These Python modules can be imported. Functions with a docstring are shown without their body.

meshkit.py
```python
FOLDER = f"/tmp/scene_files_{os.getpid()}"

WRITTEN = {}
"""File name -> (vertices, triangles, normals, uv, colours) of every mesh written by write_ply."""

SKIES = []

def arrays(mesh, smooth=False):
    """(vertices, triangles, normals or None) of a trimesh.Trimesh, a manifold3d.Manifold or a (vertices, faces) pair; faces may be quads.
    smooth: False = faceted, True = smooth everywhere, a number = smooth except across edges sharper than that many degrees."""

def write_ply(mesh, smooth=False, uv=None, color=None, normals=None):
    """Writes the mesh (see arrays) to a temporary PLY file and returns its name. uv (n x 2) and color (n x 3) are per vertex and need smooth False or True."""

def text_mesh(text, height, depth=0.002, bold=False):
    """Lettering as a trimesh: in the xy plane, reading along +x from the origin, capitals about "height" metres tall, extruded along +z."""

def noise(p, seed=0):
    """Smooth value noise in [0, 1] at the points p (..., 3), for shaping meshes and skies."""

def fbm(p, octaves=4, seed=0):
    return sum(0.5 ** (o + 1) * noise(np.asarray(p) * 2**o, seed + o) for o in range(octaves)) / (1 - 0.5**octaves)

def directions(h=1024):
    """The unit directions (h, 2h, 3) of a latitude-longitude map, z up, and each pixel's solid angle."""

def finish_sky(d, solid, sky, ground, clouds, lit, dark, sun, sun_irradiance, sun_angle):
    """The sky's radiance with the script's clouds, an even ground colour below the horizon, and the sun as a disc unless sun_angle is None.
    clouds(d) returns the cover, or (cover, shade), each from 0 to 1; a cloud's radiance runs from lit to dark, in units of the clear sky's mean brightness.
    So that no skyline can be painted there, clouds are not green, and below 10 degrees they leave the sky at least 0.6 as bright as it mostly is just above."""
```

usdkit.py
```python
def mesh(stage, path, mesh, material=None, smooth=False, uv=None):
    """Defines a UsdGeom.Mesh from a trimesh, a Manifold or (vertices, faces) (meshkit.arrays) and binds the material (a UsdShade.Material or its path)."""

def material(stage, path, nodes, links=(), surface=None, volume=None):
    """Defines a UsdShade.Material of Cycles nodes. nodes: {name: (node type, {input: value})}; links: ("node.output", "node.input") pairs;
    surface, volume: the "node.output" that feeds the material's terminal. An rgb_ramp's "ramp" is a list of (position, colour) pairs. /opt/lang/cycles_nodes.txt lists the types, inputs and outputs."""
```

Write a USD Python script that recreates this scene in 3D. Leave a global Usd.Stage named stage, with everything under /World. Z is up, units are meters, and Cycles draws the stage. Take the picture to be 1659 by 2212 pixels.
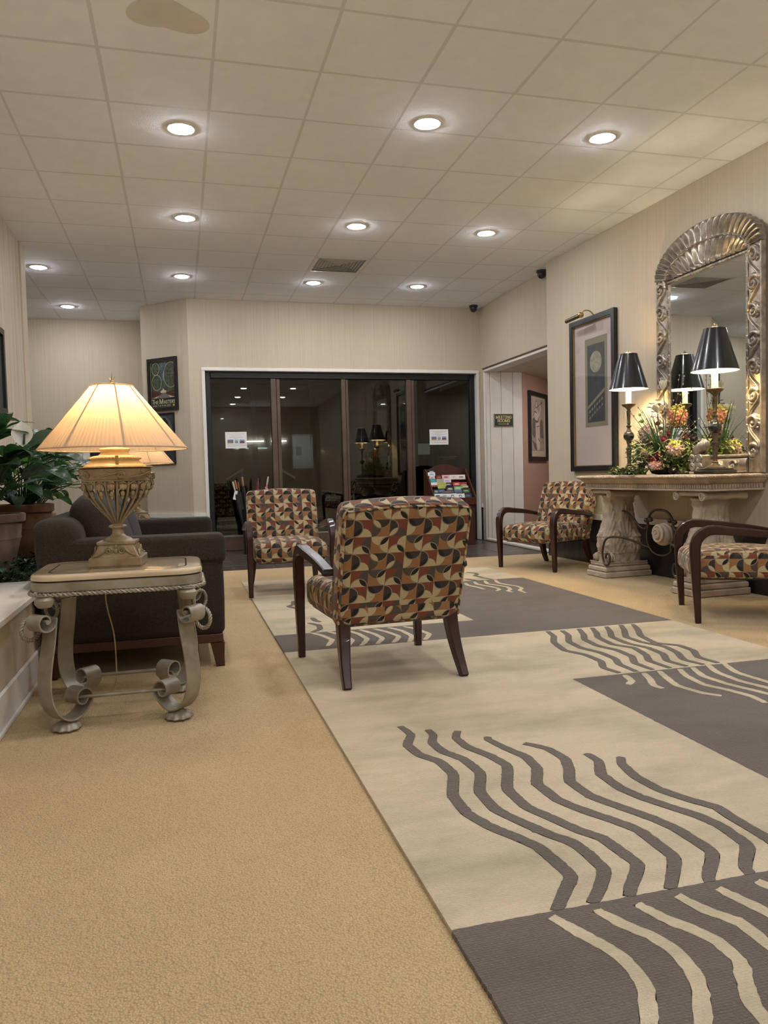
import math, random
import numpy as np, trimesh, manifold3d as m3
from shapely.geometry import Polygon, LineString, Point, box as sbox
from shapely import affinity
from shapely.ops import unary_union
import usdkit, meshkit
from pxr import Usd, UsdGeom, UsdShade, UsdLux, Sdf, Gf, Vt

stage = Usd.Stage.CreateInMemory()
UsdGeom.SetStageUpAxis(stage, 'Z')
UsdGeom.Xform.Define(stage, '/World')
rng = np.random.default_rng(7)
random.seed(7)
PI = math.pi

# ------------------------------------------------------------------ camera, light, exposure
CAM_H = 0.97
YAW, PITCH, ROLL = math.radians(14.8794), math.radians(-2.7962), math.radians(-1.4097)
def camera():
    f = np.array([math.sin(YAW) * math.cos(PITCH), math.cos(YAW) * math.cos(PITCH), math.sin(PITCH)])
    r = np.array([math.cos(YAW), -math.sin(YAW), 0]); u = np.cross(r, f)
    c, s = math.cos(ROLL), math.sin(ROLL)
    r, u = c * r + s * u, -s * r + c * u
    cam = UsdGeom.Camera.Define(stage, '/World/camera')
    m = Gf.Matrix4d(*map(float, r), 0, *map(float, u), 0, *map(float, -f), 0, 0, 0, CAM_H, 1)
    cam.AddTransformOp().Set(m)
    cam.CreateHorizontalApertureAttr(36.0)
    cam.CreateVerticalApertureAttr(36.0 * 2212 / 1659)
    cam.CreateFocalLengthAttr(36.0 * 1646.913 / 1659)
    cam.CreateClippingRangeAttr(Gf.Vec2f(0.05, 200))
    cam.CreateExposureAttr(EXPOSURE)
EXPOSURE = 2.66
DOWN_STRENGTH = 42.0          # radiance of a downlight lens
DOWN_COLOR = (0.955, 0.98, 1.05)
SHADE_BULB = 30.0            # bulbs in the pleated table lamps
CONSOLE_BULB = 108.0          # bulbs in the black shades
BULB_COLOR = (1.0, 0.72, 0.41)
CONSOLE_COLOR = (1.0, 0.80, 0.50)
camera()

# ------------------------------------------------------------------ naming
used = {}
def numbered(path):
    n = used.get(path, -1) + 1
    used[path] = n
    return path if n == 0 else f'{path}_{n:03d}'
def keys(p, label=None, cat=None, group=None, kind=None):
    for k, v in (('label', label), ('category', cat), ('group', group), ('kind', kind)):
        if v: p.SetCustomDataByKey(k, v)
def thing(name, label=None, cat=None, loc=(0, 0, 0), rotz=0, group=None, kind=None):
    x = UsdGeom.Xform.Define(stage, numbered('/World/' + name))
    x.AddTranslateOp().Set(Gf.Vec3d(*map(float, loc)))
    x.AddRotateZOp().Set(float(rotz))
    keys(x.GetPrim(), label, cat, group, kind)
    return x.GetPrim()
def obj(name, mesh, mat, parent=None, smooth=35, label=None, cat=None, group=None, kind=None, uv=None):
    base = parent.GetPath().pathString if parent else '/World'
    m = usdkit.mesh(stage, numbered(f'{base}/{name}'), mesh, MAT[mat], smooth, uv)
    keys(m.GetPrim(), label, cat, group, kind)
    return m.GetPrim()
def dup(src, label, loc, rotz=0, group=None):
    was = src.GetCustomData()
    name = src.GetName()
    r = thing(name, label, was.get('category'), loc, rotz, group or was.get('group'))
    r.GetReferences().AddInternalReference(src.GetPath())
    r.SetInstanceable(True)
    return r

# ------------------------------------------------------------------ mesh helpers
cat = trimesh.util.concatenate
def TM(v, f):
    f = np.asarray(f, int)
    if f.shape[1] == 4: f = np.vstack([f[:, [0, 1, 2]], f[:, [0, 2, 3]]])
    return trimesh.Trimesh(np.asarray(v, float), f, process=False)
def box(x0, y0, z0, x1, y1, z1, b=0.0):
    x0, x1, y0, y1, z0, z1 = min(x0, x1), max(x0, x1), min(y0, y1), max(y0, y1), min(z0, z1), max(z0, z1)
    if b <= 0:
        m = trimesh.creation.box([x1 - x0, y1 - y0, z1 - z0])
        m.apply_translation([(x0 + x1) / 2, (y0 + y1) / 2, (z0 + z1) / 2]); return m
    b = min(b, (x1 - x0) / 2.01, (y1 - y0) / 2.01, (z1 - z0) / 2.01)
    p = []
    for sx in (0, 1):
        for sy in (0, 1):
            for sz in (0, 1):
                c = np.array([(x0, x1)[sx], (y0, y1)[sy], (z0, z1)[sz]]); d = np.array([1 - 2 * sx, 1 - 2 * sy, 1 - 2 * sz]) * b
                for k in range(3):
                    q = c + d; q[k] = c[k]; p.append(q)
    return trimesh.convex.convex_hull(np.array(p))
def tube(path, r, n=8, closed=False, up=None):
    P = np.asarray(path, float); N = len(P)
    r = np.broadcast_to(np.asarray(r, float), (N,))
    T = (np.roll(P, -1, 0) - np.roll(P, 1, 0)) if closed else np.gradient(P, axis=0)
    T /= np.linalg.norm(T, axis=1, keepdims=True) + 1e-12
    a = np.array([0, 0, 1.]) if abs(T[0][2]) < .9 else np.array([1., 0, 0])
    A = []
    for t in T:
        a = a - t * (a @ t); a /= np.linalg.norm(a) + 1e-12; A.append(a)
    A = np.array(A); B = np.cross(T, A)
    th = np.arange(n) * 2 * PI / n
    V = P[:, None] + r[:, None, None] * (np.cos(th)[None, :, None] * A[:, None] + np.sin(th)[None, :, None] * B[:, None])
    V = V.reshape(-1, 3); F = []
    M = N if closed else N - 1
    i = np.repeat(np.arange(M), n); j = np.tile(np.arange(n), M); i2 = (i + 1) % N; j2 = (j + 1) % n
    F = np.stack([i * n + j, i * n + j2, i2 * n + j2, i2 * n + j], 1)
    F = np.vstack([F[:, [0, 1, 2]], F[:, [0, 2, 3]]])
    if not closed:
        V = np.vstack([V, P[0], P[-1]]); k = np.arange(n); k2 = (k + 1) % n
        F = np.vstack([F, np.stack([np.full(n, N * n), k2, k], 1), np.stack([np.full(n, N * n + 1), (N - 1) * n + k, (N - 1) * n + k2], 1)])
    return TM(V, F)
def loft(rings, closed=False, caps=True):
    R = np.asarray(rings, float); N, n = R.shape[:2]
    V = R.reshape(-1, 3); M = N if closed else N - 1
    i = np.repeat(np.arange(M), n); j = np.tile(np.arange(n), M); i2 = (i + 1) % N; j2 = (j + 1) % n
    F = np.stack([i * n + j, i * n + j2, i2 * n + j2, i2 * n + j], 1)
    F = np.vstack([F[:, [0, 1, 2]], F[:, [0, 2, 3]]])
    if caps and not closed:
        V = np.vstack([V, R[0].mean(0), R[-1].mean(0)]); k = np.arange(n); k2 = (k + 1) % n
        F = np.vstack([F, np.stack([np.full(n, N * n), k2, k], 1), np.stack([np.full(n, N * n + 1), (N - 1) * n + k, (N - 1) * n + k2], 1)])
    return TM(V, F)
def lathe(prof, n=32, center=(0, 0)):
    th = np.arange(n) * 2 * PI / n
    rings = [np.stack([center[0] + r * np.cos(th), center[1] + r * np.sin(th), np.full(n, z)], 1) for r, z in prof]
    return loft(rings)
def rect_sweep(path, side, w, t):
    """A rectangular bar along PATH; SIDE is the constant width direction, w and t the width and thickness (scalars or per point)."""
    P = np.asarray(path, float); N = len(P); side = np.asarray(side, float)
    w = np.broadcast_to(w, (N,)); t = np.broadcast_to(t, (N,))
    T = np.gradient(P, axis=0); T /= np.linalg.norm(T, axis=1, keepdims=True) + 1e-12
    Nn = np.cross(T, side); Nn /= np.linalg.norm(Nn, axis=1, keepdims=True) + 1e-12
    rings = []
    for k in range(N):
        a, b = side * w[k] / 2, Nn[k] * t[k] / 2
        c = .14 * min(w[k], t[k]); sa, sb = a / np.linalg.norm(a) * c, b / np.linalg.norm(b) * c
        rings.append([P[k] - a + sa - b, P[k] + a - sa - b, P[k] + a - b + sb, P[k] + a + b - sb, P[k] + a - sa + b, P[k] - a + sa + b, P[k] - a + b - sb, P[k] - a - b + sb])
    return loft(rings)
def plate(poly, h, z0=0.0):
    gs = getattr(poly, 'geoms', [poly])
    out = []
    for g in gs:
        if g.geom_type == 'Polygon' and g.area > 1e-8:
            m = trimesh.creation.extrude_polygon(g, h, engine='earcut'); m.apply_translation([0, 0, z0]); out.append(m)
    return cat(out)
def stand(m):
    """x, y, z of a flat drawing -> x, -z, y : stands it up facing -y."""
    v = np.array(m.vertices); m = m.copy(); m.vertices = np.stack([v[:, 0], -v[:, 2], v[:, 1]], 1); return m
def mv(m, t=(0, 0, 0), rz=0.0, rx=0.0, ry=0.0, s=1.0):
    m = m.copy()
    if s != 1.0: m.apply_scale(s)
    for a, ax in ((rx, [1, 0, 0]), (ry, [0, 1, 0]), (rz, [0, 0, 1])):
        if a: m.apply_transform(trimesh.transformations.rotation_matrix(a, ax))
    m.apply_translation(t); return m
def rbox(x0, y0, z0, x1, y1, z1, r, refine=0.03):
    """A box with round edges, as a fine mesh."""
    s = m3.Manifold.sphere(r, 16)
    c = [s.translate((x, y, z)) for x in (x0 + r, x1 - r) for y in (y0 + r, y1 - r) for z in (z0 + r, z1 - r)]
    m = m3.Manifold.batch_hull(c)
    if refine: m = m.refine_to_length(refine)
    q = m.to_mesh()
    return TM(np.array(q.vert_properties)[:, :3], np.array(q.tri_verts))
def spline(pts, n):
    from scipy.interpolate import CubicSpline
    p = np.asarray(pts, float); d = np.r_[0, np.cumsum(np.linalg.norm(np.diff(p, axis=0), axis=1))]
    return CubicSpline(d, p)(np.linspace(0, d[-1], n))
def sphere(c, r, sub=2, s=(1, 1, 1)):
    m = trimesh.creation.icosphere(sub, r); m.vertices = m.vertices * np.array(s) + np.array(c); return m
def cyl(p, q, r, n=16, r2=None):
    return tube([p, q], [r, r if r2 is None else r2], n)
def rope(path, r, n_turn, closed=False, strands=2, sides=6):
    """A twisted rope along a path."""
    P = np.asarray(path, float)
    if closed: P = np.vstack([P, P[:1]])
    T = np.gradient(P, axis=0); T /= np.linalg.norm(T, axis=1, keepdims=True)
    a = np.array([0, 0, 1.]) if abs(T[0][2]) < .9 else np.array([1., 0, 0]); A = []
    for t in T:
        a = a - t * (a @ t); a /= np.linalg.norm(a); A.append(a)
    A = np.array(A); B = np.cross(T, A); ph = np.linspace(0, 2 * PI * n_turn, len(P))
    out = []
    for k in range(strands):
        q = ph + 2 * PI * k / strands
        out.append(tube(P + .5 * r * (np.cos(q)[:, None] * A + np.sin(q)[:, None] * B), r * .62, sides))
    return cat(out)

# ------------------------------------------------------------------ materials
MAT = {}
def mat(name, col, rough=.5, metal=0.0, noise=None, col2=None, bump=None, stretch=(1, 1, 1), coord='object', spec=.5, coat=0.0, sheen=0.0, extra=None, ramp=(.35, .65), detail=3.0):
    """Principled material; noise = scale of a mottling towards col2; bump = (scale, distance, strength, kind)."""
    nodes = {'p': ('principled_bsdf', {'base_color': col, 'roughness': rough, 'metallic': metal, 'specular_ior_level': spec, 'coat_weight': coat, 'sheen_weight': sheen, **(extra or {})}),
             'tc': ('texture_coordinate', {}), 'map': ('mapping', {'scale': stretch})}
    links = [(f'tc.{coord}', 'map.vector')]
    if noise:
        nodes['n'] = ('noise_texture', {'scale': noise, 'detail': detail, 'roughness': .6})
        nodes['r'] = ('rgb_ramp', {'ramp': [(ramp[0], col), (ramp[1], col2 or tuple(c * .8 for c in col))]})
        links += [('map.vector', 'n.vector'), ('n.fac', 'r.fac'), ('r.color', 'p.base_color')]
    if bump:
        sc, dist, st, kind = (bump + ('noise',))[:4]
        nodes['bt'] = ('noise_texture', {'scale': sc, 'detail': 4.0}) if kind == 'noise' else ('voronoi_texture', {'scale': sc})
        nodes['b'] = ('bump', {'distance': dist, 'strength': st})
        links += [('map.vector', 'bt.vector'), ('bt.fac' if kind == 'noise' else 'bt.distance', 'b.height'), ('b.normal', 'p.normal')]
    MAT[name] = usdkit.material(stage, '/World/Looks/' + name, nodes, links, surface='p.BSDF')
def emit(name, col, strength):
    MAT[name] = usdkit.material(stage, '/World/Looks/' + name, {'e': ('emission', {'color': col, 'strength': strength})}, [], surface='e.emission')

mat('ceiling_tile', (.89, .915, .965), .95, noise=9, col2=(.86, .885, .935), bump=(160, .003, .5), coord='object', spec=.2)
mat('ceiling_grid', (.71, .725, .75), .7)
mat('ceiling_stain', (.70, .685, .65), .95, noise=6, col2=(.64, .62, .58), spec=.2)
def wallpaper(name, col, col2, sc=60):
    nodes = {'p': ('principled_bsdf', {'roughness': .8, 'specular_ior_level': .25}), 'tc': ('texture_coordinate', {}),
             'map': ('mapping', {'scale': (sc, sc, .5)}), 'n': ('noise_texture', {'scale': 1.6, 'detail': 4.0, 'roughness': .65}),
             'r': ('rgb_ramp', {'ramp': [(.3, col2), (.62, col)]}), 'b': ('bump', {'distance': .003, 'strength': .35})}
    MAT[name] = usdkit.material(stage, '/World/Looks/' + name, nodes, [('tc.object', 'map.vector'), ('map.vector', 'n.vector'), ('n.fac', 'r.fac'), ('r.color', 'p.base_color'), ('n.fac', 'b.height'), ('b.normal', 'p.normal')], surface='p.BSDF')
wallpaper('wallpaper', (.565, .485, .365), (.50, .42, .31))
wallpaper('wallpaper_ribbed', (.57, .50, .395), (.36, .305, .22), 26)
mat('paint_white', (.74, .71, .655), .45, noise=5, col2=(.70, .67, .61))
mat('paint_plank', (.64, .58, .50), .5, noise=4, col2=(.60, .54, .46))
mat('paint_pink', (.40, .235, .16), .7, noise=3, col2=(.37, .215, .145))
mat('paint_tan', (.56, .49, .385), .7)
mat('joint_dark', (.05, .045, .04), .9)
# carpet: short looped pile
def carpet():
    nodes = {'p': ('principled_bsdf', {'roughness': .95, 'specular_ior_level': .15, 'sheen_weight': .15}), 'g': ('geometry', {}),
             'v': ('voronoi_texture', {'scale': 190.0}), 'n': ('noise_texture', {'scale': 1.1, 'detail': 4.0, 'roughness': .6}), 'n2': ('noise_texture', {'scale': 240.0, 'detail': 2.0}),
             'r': ('rgb_ramp', {'ramp': [(.3, (.585, .425, .215)), (.7, (.51, .36, .18))]}), 'r2': ('rgb_ramp', {'ramp': [(.25, (1.06, 1.06, 1.06)), (.85, (.78, .76, .73))]}),
             'r3': ('rgb_ramp', {'ramp': [(.3, (.86, .86, .86)), (.7, (1.08, 1.08, 1.08))]}), 'm2': ('mix_color', {'blend_type': 'multiply', 'fac': 1.0, 'use_clamp': False}),
             'm': ('mix_color', {'blend_type': 'multiply', 'fac': 1.0, 'use_clamp': False}), 'b': ('bump', {'distance': .006, 'strength': .8, 'invert': True})}
    MAT['carpet'] = usdkit.material(stage, '/World/Looks/carpet', nodes, [('g.position', 'v.vector'), ('g.position', 'n.vector'), ('g.position', 'n2.vector'), ('n.fac', 'r.fac'), ('v.distance', 'r2.fac'), ('n2.fac', 'r3.fac'),
        ('r.color', 'm.a'), ('r2.color', 'm.b'), ('m.result', 'm2.a'), ('r3.color', 'm2.b'), ('m2.result', 'p.base_color'), ('v.distance', 'b.height'), ('b.normal', 'p.normal')], surface='p.BSDF')
carpet()
def rug_mat(name, c1, c2, worn):
    nodes = {'p': ('principled_bsdf', {'roughness': .95, 'specular_ior_level': .12, 'sheen_weight': .2}), 'g': ('geometry', {}),
             'w': ('wave_texture', {'scale': 46.0, 'distortion': 1.5, 'detail': 2.0, 'detail_scale': 6.0, 'bands_direction': 'y'}),
             'n': ('noise_texture', {'scale': 190.0, 'detail': 3.0}), 'map': ('mapping', {'scale': (.9, 2.2, 1)}), 's': ('noise_texture', {'scale': 1.5, 'detail': 6.0, 'roughness': .62}),
             'r': ('rgb_ramp', {'ramp': [(.3, c1), (.7, c2)]}), 'sr': ('rgb_ramp', {'ramp': [(.43, (0, 0, 0)), (.68, (1, 1, 1))]}),
             'm': ('mix_color', {'b': worn, 'use_clamp': False}), 'ma': ('math', {'math_type': 'multiply_add', 'value2': .85, 'value3': 0.0}),
             'mw': ('math', {'math_type': 'multiply', 'value2': .14}), 'ad': ('math', {'math_type': 'add'}), 'b': ('bump', {'distance': .005, 'strength': .8})}
    MAT[name] = usdkit.material(stage, '/World/Looks/' + name, nodes, [('g.position', 'w.vector'), ('g.position', 'n.vector'), ('g.position', 'map.vector'), ('map.vector', 's.vector'), ('n.fac', 'r.fac'), ('s.fac', 'sr.fac'),
        ('sr.color', 'ma.value1'), ('ma.value', 'm.fac'), ('r.color', 'm.a'), ('m.result', 'p.base_color'), ('w.fac', 'mw.value1'), ('mw.value', 'ad.value1'), ('n.fac', 'ad.value2'), ('ad.value', 'b.height'), ('b.normal', 'p.normal')], surface='p.BSDF')
rug_mat('rug_cream', (.565, .465, .32), (.50, .41, .275), (.31, .265, .165))
rug_mat('rug_grey', (.138, .112, .089), (.108, .087, .068), (.085, .068, .05))
mat('slate', (.045, .033, .027), .3, noise=7, col2=(.075, .058, .048), bump=(20, .004, .4))
mat('marble_black', (.014, .013, .012), .28, noise=5, col2=(.03, .028, .026))
mat('cherry', (.036, .0085, .0062), .3, noise=14, col2=(.022, .0058, .0045), stretch=(1, 1, .12), coat=.2, spec=.4)
mat('sofa_fabric', (.036, .028, .021), .95, noise=170, col2=(.018, .014, .0105), bump=(260, .003, .6), sheen=.06, spec=.2)
mat('sofa_wood', (.065, .018, .010), .4, noise=10, col2=(.04, .012, .007), stretch=(1, 1, .2))
mat('travertine', (.56, .455, .31), .09, noise=5, col2=(.50, .39, .255), coat=.4)
mat('antique_metal', (.34, .305, .235), .42, metal=.25, noise=9, col2=(.22, .185, .13), bump=(40, .003, .3))
mat('inlay_black', (.03, .025, .02), .9, spec=.05)
mat('urn_gold', (.33, .25, .14), .38, metal=.2, noise=18, col2=(.20, .145, .075), bump=(70, .003, .3), coat=.25)
mat('urn_cream', (.62, .50, .30), .4, noise=10, col2=(.52, .40, .22))
mat('brass', (.55, .38, .14), .25, metal=1.0)
mat('nickel', (.6, .56, .48), .25, metal=1.0)
mat('aged_brass', (.17, .125, .075), .36, metal=.65, noise=16, col2=(.085, .062, .038))
mat('black_gloss', (.008, .008, .009), .16, coat=.5)
mat('black_satin', (.012, .012, .013), .35)
mat('shade_black', (.008, .010, .013), .23, coat=.4)
mat('shade_lining', (.80, .72, .52), .5)
mat('candle_ivory', (.85, .78, .60), .5, extra={'subsurface_weight': .2, 'subsurface_radius': (.02, .012, .006)})
mat('stone', (.50, .405, .305), .75, noise=7, col2=(.37, .285, .21), bump=(30, .006, .5))
mat('iron', (.075, .06, .042), .5, metal=.6, noise=20, col2=(.045, .036, .026))
mat('mirror_frame', (.40, .35, .285), .36, metal=.65, noise=16, col2=(.215, .18, .145), bump=(60, .003, .4))
mat('mirror_glass', (.78, .82, .80), .015, metal=1.0)
mat('frame_black', (.014, .014, .014), .35)
mat('frame_gilt', (.30, .21, .09), .4, metal=.6)
mat('mat_mauve', (.50, .415, .375), .8)
mat('print_olive', (.22, .20, .125), .8)
mat('print_slate', (.036, .042, .045), .7, noise=14, col2=(.055, .06, .06))
mat('print_moon', (.33, .31, .22), .8, noise=28, col2=(.22, .21, .15))
mat('print_line', (.30, .25, .22), .8)
mat('paper', (.78, .77, .74), .8)
mat('paper_beige', (.50, .46, .38), .8)
mat('ink', (.18, .18, .18), .8)
mat('sepia', (.40, .29, .22), .8, noise=3, col2=(.34, .245, .185))
mat('sepia_dark', (.10, .07, .058), .8, noise=18, col2=(.16, .11, .09))
mat('sepia_mid', (.27, .19, .145), .8, noise=12, col2=(.34, .25, .19))
mat('sign_green', (.008, .022, .020), .3)
mat('gold_letter', (.62, .48, .22), .4, metal=.3)
mat('poster_trees', (.022, .036, .018), .5, noise=26, col2=(.10, .12, .08))
mat('poster_sky', (.17, .24, .30), .5, noise=16, col2=(.03, .05, .045))
mat('poster_red', (.13, .028, .022), .5, noise=40, col2=(.06, .02, .012))
mat('poster_path', (.20, .18, .155), .5)
mat('poster_green', (.010, .022, .014), .4)
mat('poster_cream', (.66, .58, .42), .5)
mat('poster_yellow', (.75, .55, .08), .5)
mat('dark_print', (.022, .027, .029), .5, noise=9, col2=(.045, .05, .052))
mat('dark_print_light', (.10, .105, .10), .5)
mat('bronze', (.11, .068, .045), .42, metal=.2, noise=6, col2=(.085, .052, .034))
mat('bronze_dark', (.010, .010, .009), .4, metal=.2)
mat('aluminium', (.35, .34, .32), .35, metal=.9)
mat('vent_grey', (.48, .49, .49), .6)
mat('vent_dark', (.40, .405, .405), .8)
mat('cam_blue', (.022, .034, .062), .3)
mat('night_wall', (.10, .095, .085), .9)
mat('asphalt', (.015, .015, .015), .95)
mat('terracotta', (.235, .145, .095), .85, noise=6, col2=(.16, .10, .07), bump=(30, .004, .4))
mat('terracotta_orange', (.20, .085, .035), .85, noise=5, col2=(.12, .055, .025))
mat('soil', (.03, .022, .016), 1.0, bump=(80, .01, .9))
mat('gravel', (.17, .165, .155), .9, noise=45, col2=(.07, .068, .062), bump=(60, .012, .9))
mat('rack_wood', (.085, .022, .012), .4, noise=8, col2=(.055, .015, .009), stretch=(1, 1, .2))
mat('wood_handle', (.40, .20, .085), .4, noise=14, col2=(.28, .13, .05))
mat('bulb_glass', (.8, .8, .8), .4)
emit('lens', DOWN_COLOR, DOWN_STRENGTH)
emit('office_tube', (.86, .95, 1.0), 7.0)
emit('bulb_warm', BULB_COLOR, SHADE_BULB)
emit('bulb_console', CONSOLE_COLOR, CONSOLE_BULB)
def plain(name, col, rough=.5):
    if name not in MAT: mat(name, col, rough)
    return name
def pane(name, tint, ior=1.5, rough=0.0):
    """Thin glass: reflects on the face towards the viewer, clear on the face behind it."""
    MAT[name] = usdkit.material(stage, '/World/Looks/' + name, {'t': ('transparent_bsdf', {'color': tint}), 'g': ('glossy_bsdf', {'roughness': rough, 'color': (.95, .97, .96)}), 'f': ('fresnel', {'IOR': ior}), 'm': ('mix_closure', {}),
        'ge': ('geometry', {}), 'inv': ('math', {'math_type': 'subtract', 'value1': 1.0}), 'mu': ('math', {'math_type': 'multiply'})},
        [('ge.backfacing', 'inv.value2'), ('inv.value', 'mu.value1'), ('f.fac', 'mu.value2'), ('mu.value', 'm.fac'), ('t.BSDF', 'm.closure1'), ('g.BSDF', 'm.closure2')], surface='m.closure')
pane('door_glass', (.62, .66, .64), 1.75)
pane('picture_glass', (.97, .97, .97), 1.4)
def shade_cloth(name, col, trans):
    nodes = {'d': ('principled_bsdf', {'base_color': col, 'roughness': .9, 'specular_ior_level': .1}), 't': ('translucent_bsdf', {'color': trans}), 'm': ('mix_closure', {'fac': .5}),
             'u': ('texture_coordinate', {}), 's': ('separate_xyz', {}), 'a': ('math', {'math_type': 'arctan2'}), 'w': ('math', {'math_type': 'multiply', 'value2': 110.0}), 'si': ('math', {'math_type': 'sine'}),
             'b': ('bump', {'distance': .002, 'strength': .5})}
    MAT[name] = usdkit.material(stage, '/World/Looks/' + name, nodes, [('u.object', 's.vector'), ('s.x', 'a.value1'), ('s.y', 'a.value2'), ('a.value', 'w.value1'), ('w.value', 'si.value1'), ('si.value', 'b.height'), ('b.normal', 'd.normal'),
        ('d.BSDF', 'm.closure1'), ('t.BSDF', 'm.closure2')], surface='m.closure')
shade_cloth('shade_pleat', (.66, .52, .38), (.68, .50, .30))
shade_cloth('shade_trim', (.74, .62, .48), (.62, .48, .32))
def leaf_mat(name, c1, c2, vein, rough=.35):
    nodes = {'p': ('principled_bsdf', {'roughness': rough, 'specular_ior_level': .5}), 'uv': ('texture_coordinate', {}), 's': ('separate_xyz', {}), 'ab': ('math', {'math_type': 'absolute'}),
             'k': ('math', {'math_type': 'multiply', 'value2': .9}), 'su': ('math', {'math_type': 'subtract'}), 'w': ('math', {'math_type': 'multiply', 'value2': 70.0}), 'si': ('math', {'math_type': 'sine'}),
             'r': ('rgb_ramp', {'ramp': [(.55, (0, 0, 0)), (.98, (1, 1, 1))]}), 'g': ('geometry', {}), 'n': ('noise_texture', {'scale': 7.0}), 'c': ('rgb_ramp', {'ramp': [(.35, c1), (.65, c2)]}),
             'm': ('mix_color', {'b': vein}), 'vf': ('math', {'math_type': 'multiply', 'value2': .55}), 'b': ('bump', {'distance': .004, 'strength': .6}), 't': ('translucent_bsdf', {'color': tuple(min(1, 3 * x) for x in c2)}), 'x': ('mix_closure', {'fac': .18})}
    MAT[name] = usdkit.material(stage, '/World/Looks/' + name, nodes, [('uv.UV', 's.vector'), ('s.x', 'ab.value1'), ('ab.value', 'k.value1'), ('s.y', 'su.value1'), ('k.value', 'su.value2'), ('su.value', 'w.value1'), ('w.value', 'si.value1'), ('si.value', 'r.fac'),
        ('g.position', 'n.vector'), ('n.fac', 'c.fac'), ('c.color', 'm.a'), ('r.color', 'vf.value1'), ('vf.value', 'm.fac'), ('m.result', 'p.base_color'), ('si.value', 'b.height'), ('b.normal', 'p.normal'), ('p.BSDF', 'x.closure1'), ('t.BSDF', 'x.closure2')], surface='x.closure')
leaf_mat('leaf_dark', (.012, .042, .011), (.022, .066, .018), (.075, .13, .06))
leaf_mat('leaf_bright', (.045, .125, .015), (.065, .17, .02), (.10, .22, .05))
leaf_mat('leaf_pale', (.05, .085, .045), (.085, .125, .075), (.20, .26, .19))
mat('stem_green', (.035, .07, .02), .5)
mat('ivy', (.018, .042, .016), .5, noise=14, col2=(.035, .07, .028))
mat('spathe', (.80, .80, .72), .5)
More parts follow.
